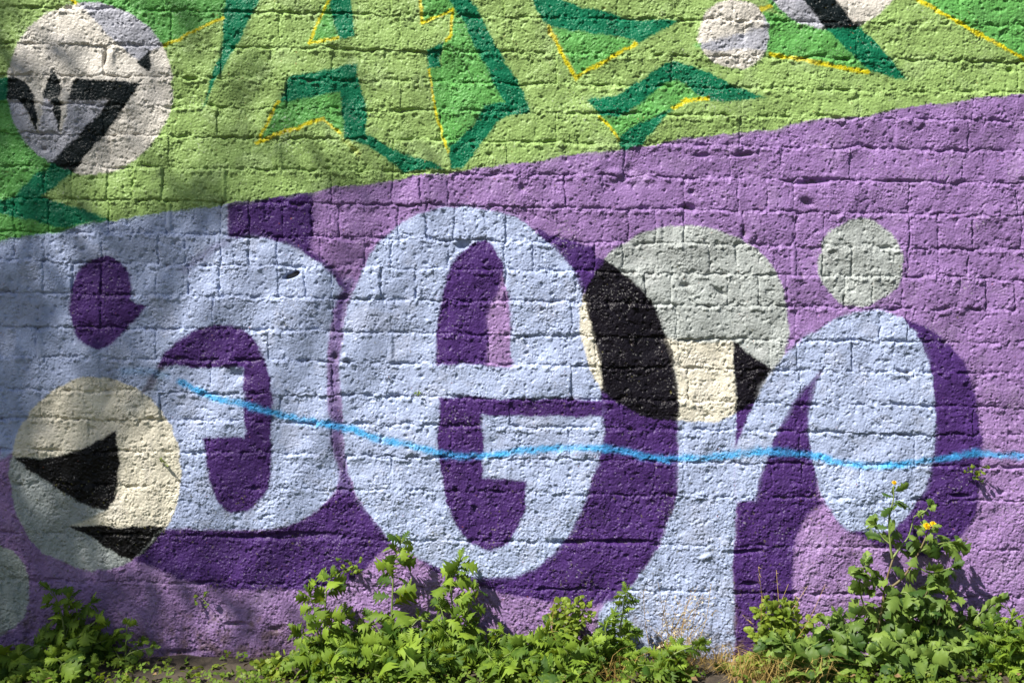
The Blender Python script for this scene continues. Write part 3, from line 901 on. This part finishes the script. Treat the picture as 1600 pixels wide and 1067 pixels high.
def weed(name, label, base, tops, meshes, seed, n=9, size=0.06, smat=M_STEM, y0=-0.09, r0=0.0032, group=None, cat='plant', f0=0.2, ybend=0.0):
    """base: pixel; tops: list of pixel paths [(x,y),(x,y)...] or single pixels, each a stem from the base"""
    rnd = random.Random(seed)
    b = W(base[0], base[1], y0)
    b.z = 0.02
    t = thing(name, label, cat, b, group)
    for i, tp in enumerate(tops):
        yt = y0 + ybend + rnd.uniform(-0.03, 0.035)
        yt = min(yt, -0.03)
        if isinstance(tp[0], (int, float)):
            top = W(tp[0], tp[1], yt)
            mid = b.lerp(top, 0.5) + Vector((rnd.uniform(-0.02, 0.02) - (top.x - b.x) * 0.18, -0.01, 0.012))
            path = [b + Vector((rnd.uniform(-.008, .008), rnd.uniform(-.008, .008), 0)), mid, top]
        else:
            path = [b] + [W(x, y, y0 + (yt - y0) * (k + 1) / len(tp)) for k, (x, y) in enumerate(tp)]
        L = sum((path[k + 1] - path[k]).length for k in range(len(path) - 1))
        cnt = max(5, int(n * (0.8 + L / 0.35 * 1.7)))
        leafy_stem(t, path, rnd, meshes, cnt, size, r0, smat, f0=f0)
    return t

# --- the leafy group left of centre
weed('leafy_weed', 'tall lobed-leaf weed whose tip reaches the bottom of the blue e', (611, 1040),
     [[(611, 1010), (612, 957), (614, 909), (614, 882), (623, 858), (628, 845)], (580, 965), (655, 965), (600, 1000), (640, 1000), (665, 1010), (570, 1010), (615, 985)], LOBED, 101, 10, 0.072, f0=0.12)
weed('leafy_weed', 'bushy lobed-leaf weed at the left end of the central clump', (507, 1040),
     [[(508, 1025), (508, 963), (511, 916), (520, 900)], (482, 925), (540, 955), (465, 985), (530, 1000), (490, 1010), (552, 990)], LOBED, 102, 9, 0.066, f0=0.12)
weed('leafy_weed', 'upright dark weed with feathery tip, right of the tallest central weed', (706, 1040),
     [[(705, 1004), (707, 950), (704, 909), (714, 890), (720, 872)], (742, 915), (688, 945), (735, 965), (675, 1000), (745, 1005), (710, 1000), (690, 980)], LOBED, 103, 10, 0.066, f0=0.12)
weed('leafy_weed', 'low spreading weed at the right end of the central clump, beside bare purple wall', (775, 1046),
     [(800, 1000), (765, 1000), (745, 1015), (790, 1020), (772, 1020)], LOBED, 104, 9, 0.062, f0=0.1)
weed('leafy_weed', 'low broad-leaved weed at the foot of the central clump cut by the bottom edge', (640, 1066),
     [(600, 1005), (640, 1000), (690, 1010), (560, 1015), (725, 1015), (620, 1030), (670, 1030), (585, 1035), (700, 1035)], LOBED, 105, 10, 0.08, y0=-0.2, f0=0.1)
weed('leafy_weed', 'low leafy weed in front of the left end of the central clump', (510, 1066),
     [(480, 1015), (530, 1010), (555, 1020), (500, 1025), (460, 1030)], LOBED, 119, 10, 0.07, y0=-0.2, f0=0.1)
weed('leafy_weed', 'low leafy weed at the bottom edge right of the central clump', (790, 1068),
     [(760, 1020), (800, 1018), (830, 1025), (780, 1035)], LOBED, 120, 10, 0.068, y0=-0.2, f0=0.1)
# --- left plant
weed('leafy_weed', 'shaded dark green weed by the grey disc in the lower left corner', (101, 1044),
     [[(101, 1011), (103, 963), (110, 932)], [(100, 985), (90, 940), (75, 918)], (150, 935), (70, 990), (140, 985), (165, 1000), (60, 1020), (120, 1000), (155, 965)], LOBED, 106, 9, 0.06, f0=0.15)
weed('leafy_weed', 'small spindly weed on the purple wall just right of the shaded corner weed', (196, 1044),
     [[(197, 1000), (199, 972)], (225, 1000), (240, 1010), (180, 1015)], LOBED, 107, 7, 0.040)
weed('leafy_weed', 'pale-leaved low weed sitting in front of the lower left corner plants', (95, 1066),
     [(85, 1025), (120, 1030), (145, 1035), (60, 1045), (30, 1045)], LOBED, 108, 7, 0.064, y0=-0.2, f0=0.1)
# --- middle right
weed('feathery_weed', 'feathery upright weed at the foot of the light blue stem', (965, 1044),
     [[(968, 990), (975, 945), (979, 922)], (945, 975), (990, 985), (950, 1010), (1000, 1015), (975, 1015), (960, 960)], FEATH, 109, 14, 0.056, f0=0.12)
weed('feathery_weed', 'long pointed-leaf weed leaning low between the central clump and the round-leaved weed', (905, 1060),
     [(860, 1020), (935, 1005), (890, 1025), (930, 1035), (960, 1035)], FEATH, 110, 9, 0.06, y0=-0.15, f0=0.1)
rq0 = random.Random(17)
for (lab, x, y0_, m, sd) in [('low lobed weed hiding the wall foot between the central clump and the round-leaved weed', 840, -0.1, 'L', 201),
                      ('low weed at the wall foot in front of the yellowish round-leaved weed', 880, -0.19, 'L', 203),
                      ('low weed in front of the airy dry weed', 1040, -0.18, 'F', 204),
                      ('low green weed at the far bottom left corner', 15, -0.15, 'L', 206),
                      ('low dark weed behind the tall central weeds', 660, -0.05, 'L', 207),
                      ('low dark weed behind the bushy left end of the central clump', 560, -0.05, 'L', 208),
                      ('low fresh weed among the dry straw at the foot of the dark purple leg', 1175, -0.16, 'R', 212),
                      ('low toothed weed in front of the dense round-leaved weed', 1250, -0.18, 'B', 214),
                      ('low grey-green weed behind the reddish stem', 1400, -0.05, 'B', 209),
                      ('low grey-green weed at the wall foot near the right edge', 1540, -0.06, 'B', 210),
                      ('low lobed weed at the wall foot in the shaded left corner', 130, -0.05, 'L', 211)]:
    ms = {'L': LOBED, 'F': FEATH, 'R': ROUND, 'B': BLUEG}[m]
    low_y = 1000 if y0_ > -0.12 else 1026
    k = 6
    tops_ = [(x + rq0.uniform(-62, 62), low_y + rq0.uniform(-32, 14)) for _ in range(k)]
    weed('low_weed', lab, (x, 1050), tops_, ms, sd, 11 if m != 'R' else 18, 0.068 if m != 'R' else 0.032, y0=y0_, f0=0.08)
# --- right plants
rp_ = random.Random(55)
b = W(1366, 1040, -0.1); b.z = 0.02
yel = thing('yellow_flowered_weed', 'tallest weed with yellow flower heads and reddish stem in front of the light blue oval', 'plant', b)
def path(pp, ya, yb):
    return [W(x, y, ya + (yb - ya) * i / (len(pp) - 1)) for i, (x, y) in enumerate(pp)]
main = [(1366, 1040), (1368, 1000), (1376, 962), (1381, 930), (1386, 903), (1396, 870)]
leafy_stem(yel, [b] + path(main[1:], -0.1, -0.1), rp_, BLUEG, 5, 0.0708, 0.0057, M_STEMR, f0=0.3, tip=False)
leafy_stem(yel, path([(1396, 870), (1408, 853), (1420, 837), (1428, 807)], -0.1, -0.08), rp_, BLUEG, 4, 0.0472, 0.0035, M_STEM, tip=False)
topA = leafy_stem(yel, path([(1394, 872), (1391, 850), (1389, 810), (1396, 780), (1396, 758)], -0.1, -0.1), rp_, BLUEG, 9, 0.0614, 0.0035, M_STEM, tip=False, f0=0.3)
topB = leafy_stem(yel, path([(1381, 925), (1410, 903), (1430, 873), (1444, 845), (1451, 826)], -0.1, -0.09), rp_, BLUEG, 8, 0.0614, 0.0041, M_STEMR, tip=False, f0=0.45)
leafy_stem(yel, path([(1436, 862), (1460, 852), (1480, 847), (1495, 846)], -0.095, -0.07), rp_, BLUEG, 8, 0.0614, 0.0030, M_STEM, f0=0.4)
leafy_stem(yel, path([(1372, 975), (1350, 945), (1342, 905), (1352, 878)], -0.1, -0.12), rp_, BLUEG, 15, 0.0590, 0.0030, M_STEM)
leafy_stem(yel, path([(1369, 990), (1400, 965), (1440, 935), (1460, 905)], -0.1, -0.1), rp_, BLUEG, 15, 0.0732, 0.0035, M_STEMR)
leafy_stem(yel, path([(1366, 1020), (1335, 985), (1310, 960)], -0.1, -0.14), rp_, BLUEG, 14, 0.0708, 0.0035, M_STEMR)
leafy_stem(yel, path([(1367, 1018), (1400, 1000), (1440, 985)], -0.1, -0.13), rp_, BLUEG, 14, 0.0708, 0.0035, M_STEMR)
leafy_stem(yel, path([(1378, 945), (1400, 930), (1415, 925), (1425, 935)], -0.1, -0.14), rp_, BLUEG, 12, 0.0708, 0.0030, M_STEM)
leafy_stem(yel, path([(1391, 850), (1378, 838), (1366, 815)], -0.1, -0.08), rp_, BLUEG, 5, 0.0590, 0.0022, M_STEM, f0=0.3)
leafy_stem(yel, path([(1425, 880), (1455, 895), (1490, 885)], -0.1, -0.12), rp_, BLUEG, 9, 0.0649, 0.0027, M_STEM, f0=0.2)
leafy_stem(yel, path([(1381, 925), (1362, 905), (1348, 895)], -0.1, -0.12), rp_, BLUEG, 8, 0.0590, 0.0027, M_STEM, f0=0.2)
leafy_stem(yel, path([(1376, 962), (1420, 950), (1455, 955)], -0.1, -0.14), rp_, BLUEG, 10, 0.0684, 0.0027, M_STEM, f0=0.2)
leafy_stem(yel, path([(1428, 807), (1444, 800), (1452, 790)], -0.085, -0.08), rp_, BLUEG, 5, 0.0401, 0.0019, M_STEM, f0=0.3)
for (px, py, dx, dz, L) in [(1385, 848, -0.9, 0.75, 0.06), (1392, 806, -0.3, -0.9, 0.045), (1398, 783, 0.9, 0.2, 0.045), (1425, 835, 0.7, -0.9, 0.055), (1458, 845, 0.2, -1.0, 0.055),
                            (1444, 832, 0.1, 0.9, 0.035), (1455, 822, 0.9, 0.5, 0.03), (1486, 850, 0.5, -0.7, 0.06), (1484, 848, 1.0, 0.25, 0.05), (1384, 905, -1, 0.1, 0.05), (1400, 930, 0.4, -0.9, 0.06), (1382, 915, 1, -0.2, 0.055)]:
    put_leaf(yel, BLUEG, W(px, py, -0.1), Vector((dx, -0.25, dz)), L, rp_)
def flower(parent, pos, r, seed):
    rnd = random.Random(seed)
    mb = MB()
    n = 14
    for ring, (rr_, h, tilt_) in enumerate([(1.0, 0.15, 0.25), (0.7, 0.45, 0.6), (0.4, 0.7, 0.9)]):
        for k in range(n - ring * 3):
            a = 2 * math.pi * (k + 0.5 * ring) / (n - ring * 3) + rnd.uniform(-.1, .1)
            w = 0.26 * r
            c, s = math.cos(a), math.sin(a)
            base_ = Vector((c * 0.15 * r, s * 0.15 * r, 0.1 * r))
            tip_ = Vector((c * rr_ * r, s * rr_ * r, h * r + rnd.uniform(-.1, .1) * r))
            sd = Vector((-s, c, 0)) * w
            mb.add([base_ - sd * .5, base_ + sd * .5, tip_ + sd * .6, tip_ - sd * .6], [(0, 1, 2, 3)])
    f = obj('flower_head', mb.mesh('flower_head', False), M_YEL, parent)
    d = Vector((0.1, -0.75, 0.65)).normalized()
    f.matrix_local = Matrix.Translation(pos - parent.location) @ d.to_track_quat('Z', 'Y').to_matrix().to_4x4()
    cb = MB()
    cb.tube([(0, 0, -0.9 * r), (0, 0, -0.6 * r), (0, 0, -0.2 * r), (0, 0, 0.15 * r)], [0.12 * r, 0.42 * r, 0.5 * r, 0.42 * r], 8)
    obj('calyx', cb.mesh('calyx'), M_STEM, f)
flower(yel, W(1448, 822, -0.1), 0.0105, 1)
flower(yel, W(1458, 819, -0.085), 0.0095, 2)
flower(yel, W(1397, 754, -0.1), 0.007, 3)
weed('broad_leaved_weed', 'bushy blue-green weed with a brown stem right of the yellow flowered weed', (1456, 1044),
     [[(1462, 1012), (1478, 985), (1500, 965)], (1455, 945), (1485, 925), (1430, 955), (1505, 985), (1440, 1000), (1475, 955), (1520, 960), (1410, 985)], BLUEG, 111, 11, 0.07, M_STEMR, f0=0.12, r0=0.0045)
sp = weed('oval_leaflet_weed', 'arching weed with rows of small oval leaflets above the bushy plants on the right', (1500, 1046),
     [[(1505, 1000), (1527, 962), (1552, 944), (1568, 935)], (1560, 975)], BLUEG, 112, 8, 0.045)
rnd = random.Random(4)
pts = curve_pts(path([(1505, 1000), (1527, 962), (1552, 944), (1568, 935)], -0.1, -0.1))
for k in range(12):
    p, t = at_frac(pts, 0.35 + 0.62 * k / 12)
    d = t * 0.3 + Vector((0.25 if k % 2 else -0.3, -0.3, 0.9 if k % 2 else -0.9))
    put_leaf(sp, OVAL, p, d, 0.030, rnd, 'leaflet')
weed('broad_leaved_weed', 'low grey-green weed left of the reddish stem at the foot of the lilac wall', (1310, 1050),
     [(1290, 975), (1320, 985), (1275, 1005), (1335, 1000), (1250, 1015), (1305, 1020)], BLUEG, 113, 11, 0.072, y0=-0.13, f0=0.1)
weed('broad_leaved_weed', 'low leafy weed in front of the brown stemmed bush at the bottom right', (1440, 1062),
     [(1400, 1000), (1430, 1005), (1470, 1010), (1375, 1015), (1510, 1010), (1340, 1020)], BLUEG, 114, 11, 0.07, y0=-0.2, f0=0.1)
weed('corner_weed', 'bright finely lobed weed filling the bottom right corner', (1570, 1056),
     [(1550, 970), (1580, 960), (1600, 985), (1535, 995), (1560, 1005), (1595, 1015), (1620, 975), (1570, 985)], FEATH, 115, 15, 0.06, y0=-0.15, f0=0.1)
# --- small round-leaved weeds
weed('round_leaved_weed', 'yellowish small round-leaved weed below the dark purple curve, left of the feathery weed', (878, 1046),
     [[(872, 990), (872, 955), (880, 938)], (905, 935), (925, 960), (850, 985), (900, 970), (890, 1000), (935, 990), (860, 1000), (915, 1000), (895, 945), (860, 960), (920, 940)], ROUND, 116, 20, 0.032, r0=0.0018)
weed('round_leaved_weed', 'dense yellow-green round-leaved weed at the foot of the dark purple leg', (1215, 1040),
     [(1205, 945), (1225, 940), (1190, 965), (1245, 955), (1210, 975), (1235, 980), (1185, 995), (1265, 975), (1215, 1005), (1198, 935), (1172, 985), (1280, 960), (1240, 940), (1222, 955), (1180, 950)], ROUND, 117, 22, 0.034, r0=0.0018, y0=-0.11)
weed('round_leaved_weed', 'low patch of round leaves beside the left end of the central clump', (430, 1056),
     [(400, 1035), (430, 1025), (460, 1020), (445, 1040), (415, 1045)], ROUND, 118, 14, 0.030, r0=0.0015, y0=-0.15)
# --- dry weeds
def dry_weed(label, base, tops, seed, y0=-0.1, florets=True, green=0.2):
    rnd = random.Random(seed)
    b = W(base[0], base[1], y0); b.z = 0.015
    t = thing('dry_weed', label, 'plant', b, None)
    fl = MB(); blades = MB()
    for (x, y) in tops:
        p0 = b + Vector((rnd.uniform(-0.06, 0.06), rnd.uniform(-0.05, 0.04), 0))
        p2 = W(x, y, min(y0 + rnd.uniform(-0.06, 0.04), -0.02))
        mid = p0.lerp(p2, 0.5) + Vector((rnd.uniform(-0.02, 0.02), rnd.uniform(-0.02, 0.01), 0.01))
        pts = stem(t, [p0, mid, p2], 0.0010, 0.0005, M_STRAW)
        for k in range(15):
            p, tt = at_frac(pts, rnd.uniform(0.3, 1.0))
            p = p - t.location
            s = rnd.uniform(0.004, 0.011)
            e = p + Vector((rnd.uniform(-1, 1), rnd.uniform(-1, 0.2), rnd.uniform(-0.4, 1))).normalized() * s * 2.2
            if florets:
                q = [e + Vector((rnd.uniform(-1, 1), rnd.uniform(-1, 1), rnd.uniform(-1, 1))) * s * 0.6 for _ in range(3)]
                fl.add(q, [(0, 1, 2)])
            w = Vector((0.0004, 0, 0.0004))
            blades.add([p - w, p + w, e + w * .4, e - w * .4], [(0, 1, 2, 3)])
    if florets:
        o = obj('floret', fl.mesh('floret', False), M_WHITE, t); o['kind'] = 'stuff'
    o = obj('twig', blades.mesh('twig', False), M_STRAW, t); o['kind'] = 'stuff'
    return t
rq = random.Random(91)
dry_weed('airy dry weed with pale florets against the light blue stem', (1050, 1046), [(rq.uniform(995, 1120), rq.uniform(905, 1010)) for _ in range(26)], 1)
dry_weed('thin dry weed with a bent twig against the dark purple leg', (1200, 1040), [(1185, 885), (1213, 890), (1190, 930), (1232, 912), (1160, 960), (1290, 912), (1262, 915)], 2, florets=False)
dry_weed('straw coloured dead weed standing among the small round leaves', (870, 1050), [(866, 935), (880, 950), (858, 960), (890, 975), (872, 1000), (895, 940)], 3, florets=False)

def straw_tuft(label, cx, cy, wx, n, seed, y0, hmax=70):
    rnd = random.Random(seed)
    b = W(cx, cy, y0); b.z = 0.01
    t = thing('straw_tuft', label, 'dry grass', b)
    mb = MB()
    for i in range(n):
        x = cx + rnd.uniform(-wx, wx)
        p0 = W(x, cy + 6, y0 + rnd.uniform(-0.08, 0.06)); p0.z = rnd.uniform(0.0, 0.02)
        h = rnd.uniform(0.25, 1) * hmax * S
        lean = Vector((rnd.uniform(-0.1, 0.1), rnd.uniform(-0.07, 0.02), 0))
        p1 = p0 + lean * 0.4 + Vector((0, 0, h * 0.7))
        p2 = p1 + lean + Vector((0, 0, h * rnd.uniform(-0.35, 0.3)))
        p2.y = min(p2.y, -0.012); p1.y = min(p1.y, -0.012)
        w = rnd.uniform(0.0008, 0.002)
        pts = [p - b for p in (p0, p0.lerp(p1, 0.6), p1, p1.lerp(p2, 0.5) + Vector((0, 0, 0.006)), p2)]
        sd = Vector((math.cos(i), math.sin(i) * 0.5, 0)) * w
        v = []
        for k, p in enumerate(pts):
            ww = sd * (1 - k / 5)
            v += [p - ww, p + ww]
        mb.add(v, [(2 * k, 2 * k + 1, 2 * k + 3, 2 * k + 2) for k in range(4)])
    o = obj('blade', mb.mesh('blade', False), M_STRAW, t)
    o['kind'] = 'stuff'
straw_tuft('matted dry straw tuft below the round-leaved weed at the dark purple leg', 1215, 1050, 78, 330, 5, -0.16, 64)
straw_tuft('thin dry straw at the foot of the light blue stem', 1110, 1046, 60, 170, 6, -0.06, 55)
straw_tuft('sparse golden straw among the weeds in front of the feathery weed', 1000, 1056, 60, 110, 7, -0.15, 50)

# --- little tufts rooted in the wall
def wall_tuft(label, px, py, n, size, seed, mats=(M_LEAF, M_LEAFY)):
    rnd = random.Random(seed)
    b = W(px, py, 0.0); b.y = -0.004
    t = thing('wall_tuft', label, 'plant', b)
    for k in range(n):
        tip = Vector((rnd.uniform(-1, 1) * size, -rnd.uniform(0.3, 1.0) * size, rnd.uniform(-0.5, 1.0) * size))
        pts = stem(t, [b, b + tip * 0.5 + Vector((0, 0, 0.004)), b + tip], 0.0009, 0.0005, M_STEM)
        for j in range(3):
            put_leaf(t, ROUND if mats[1] is M_LEAFY and rnd.random() < 0.6 else LOBED, pts[-1 - j * 3], Vector((rnd.uniform(-1, 1), rnd.uniform(-1, 0), rnd.uniform(-0.5, 1))), size * rnd.uniform(0.25, 0.5), rnd, 'leaf', 1.0)
wall_tuft('tiny weed growing from the wall beside the dark shade of the last letter', 1524, 742, 7, 0.035, 1)
wall_tuft('tiny weed growing from the cream part of the lower left disc', 252, 722, 4, 0.022, 2)
wall_tuft('tiny yellowish weed on the lilac wall below the dark purple band', 317, 936, 5, 0.03, 3)
wall_tuft('small weed cushion rooted at the lower edge of the dark purple band', 552, 888, 10, 0.036, 4)
wall_tuft('minute weed sprouting above the dark band on the light blue e', 655, 618, 3, 0.016, 5)

# --- ground cover: uncountable little leaves
gcv = np.random.default_rng(21)
def ground_cover(name, n, mats, smin, smax, xr, yr, zmax, seed, dens=None):
    rnd = random.Random(seed)
    mb = MB()
    k = 0
    while k < n:
        x = rnd.uniform(*xr); y = rnd.uniform(*yr)
        px = x / S + 800
        if dens and rnd.random() > dens(px):
            continue
        k += 1
        hz = rnd.random() ** 1.6 * zmax
        p = Vector((x, y, 0.02 + hz))
        s = rnd.uniform(smin, smax)
        nrm = Vector((rnd.uniform(-1.1, 1.1), rnd.uniform(-1.2, .6), 0.8)).normalized()
        a = rnd.uniform(0, 6.28)
        tx = nrm.cross(Vector((math.cos(a), math.sin(a), 0.1))).normalized(); ty = nrm.cross(tx)
        for q in range(3):
            a2 = a + q * 2.09
            d = tx * math.cos(a2) + ty * math.sin(a2)
            e = nrm.cross(d)
            c = p + d * s * 0.55
            mb.add([p, p + d * s * .5 - e * s * .42, p + d * s - nrm * s * .2 - e * s * .12, p + d * s - nrm * s * .2 + e * s * .12, p + d * s * .5 + e * s * .42], [(0, 1, 2, 3, 4)])
    o = obj(name, mb.mesh(name, False), mats)
    o['kind'] = 'stuff'
    o['label'] = 'low ground cover of small leaves along the foot of the wall'
    o['category'] = 'ground cover'
lt = random.Random(31)
mb = MB()
for i in range(140):
    x = lt.uniform(-1.7, 1.7); y = lt.uniform(-0.45, -0.02)
    p = Vector((x, y, 0.035 + lt.uniform(0, 0.012)))
    n = Vector((lt.uniform(-.8, .8), lt.uniform(-.8, .4), 1)).normalized()
    tx = n.cross(Vector((lt.uniform(-1, 1), lt.uniform(-1, 1), 0.1))).normalized(); ty = n.cross(tx)
    s_ = lt.uniform(0.008, 0.028)
    mb.add([p, p + tx * s_ * .5 - ty * s_ * .3 + n * s_ * .15, p + tx * s_, p + tx * s_ * .5 + ty * s_ * .3 + n * s_ * .15], [(0, 1, 2), (0, 2, 3)])
o = obj('dead_leaves', mb.mesh('dead_leaves', False), plain_mat('dead_leaf', (0.10, 0.06, 0.03), (0.25, 0.16, 0.07), 60, 0.9))
o['kind'] = 'stuff'
def dn(px):
    return 0.8 if px < 240 else (0.65 if px < 400 else (1.0 if px < 1000 else (0.35 if px < 1280 else 0.9)))
ground_cover('ground_cover', 900, M_LEAFY, 0.006, 0.014, (-1.6, 1.6), (-0.42, -0.015), 0.035, 1, dn)
ground_cover('ground_cover', 1100, M_LEAF, 0.008, 0.02, (-1.6, 1.6), (-0.5, -0.02), 0.04, 2, dn)
ground_cover('grass', 16000, M_LEAF, 0.012, 0.03, (-5, 5), (-6, -0.45), 0.05, 3)

# ================================================================== TREE that shades the left of the wall (stands behind the camera, to the left)
def toward_sun(px, py, dist):
    return W(px, py) - SUN * dist
def tree(label, base, clumps, seed):
    rnd = random.Random(seed)
    t = thing('shade_tree', label, 'tree', base)
    b = Vector(base)
    top = toward_sun(60, 420, 8.6)
    mb = MB()
    pts = curve_pts([b, b.lerp(top, 0.35) + Vector((-0.25, -0.1, 0)), b.lerp(top, 0.7) + Vector((-0.3, -0.1, 0)), top + Vector((-0.2, 0, 0.6))], 15)
    mb.tube([p - b for p in pts], [0.16 - 0.125 * i / (len(pts) - 1) for i in range(len(pts))], 10)
    obj('trunk', mb.mesh('trunk'), M_BARK, t)
    lm = MB(); br = MB()
    for (px, py, r, dens) in clumps:
        c = toward_sun(px, py, rnd.uniform(4.2, 7.6))
        st, _ = at_frac(pts, rnd.uniform(0.6, 0.95))
        br.tube([st - b, st.lerp(c, 0.5) - b + Vector((-0.05, 0, 0.12)), c - b], [0.022, 0.013, 0.005], 5)
        rad = r * S
        n = int(0.68 * dens * math.pi * rad * rad / 0.0016)
        for k in range(n):
            d = Vector((rnd.gauss(0, 1), rnd.gauss(0, 1), rnd.gauss(0, 1))) * rad * 0.52
            p = c + d - b
            s = rnd.uniform(0.045, 0.1)
            nn = Vector((rnd.uniform(-1, 1), rnd.uniform(-1, 1), rnd.uniform(0.2, 1))).normalized()
            tx = nn.cross(Vector((rnd.uniform(-1, 1), rnd.uniform(-1, 1), 0.3))).normalized(); ty = nn.cross(tx)
            lm.add([p, p + tx * s * .5 - ty * s * .3, p + tx * s, p + tx * s * .5 + ty * s * .3], [(0, 1, 2, 3)])
    obj('branches', br.mesh('branches'), M_BARK, t)
    o = obj('crown', lm.mesh('crown', False), M_LEAF, t)
    o['kind'] = 'stuff'
CL = [(40, 110, 75, 1.4), (-60, 30, 110, 1.9), (10, 230, 65, 1.5), (390, 115, 42, 0.9), (470, 135, 28, 0.6), (560, 300, 38, 0.8), (700, 285, 32, 0.4),  (300, 70, 42, 0.9), (250, 40, 40, 0.7), (190, 315, 80, 0.6), (60, 300, 80, 0.6), (330, 330, 50, 0.5), (410, 90, 36, 0.5),
      (600, 270, 34, 0.7), (530, 285, 30, 0.6), (560, 100, 36, 0.4), (-10, 450, 80, 0.5), (-20, 600, 75, 1.1), (140, 570, 28, 0.7), (240, 596, 28, 0.4),
      (-70, 760, 70, 1.3), (45, 835, 38, 1.8), (60, 930, 100, 2.6), (180, 1000, 80, 2.4), (-40, 1050, 130, 2.6), (240, 955, 45, 1.5), (330, 1020, 60, 1.8), (410, 975, 50, 1.0), (130, 925, 50, 1.6), (20, 960, 80, 2.0), (480, 1030, 50, 0.8), 
      (330, 470, 30, 0.3), (700, 70, 26, 0.5), (120, 1060, 90, 2.0), (400, 200, 45, 0.35)]
tree('leafy tree standing behind the viewer whose branches shade the left of the wall', (-6.2, -4.4, 0), CL, 8)
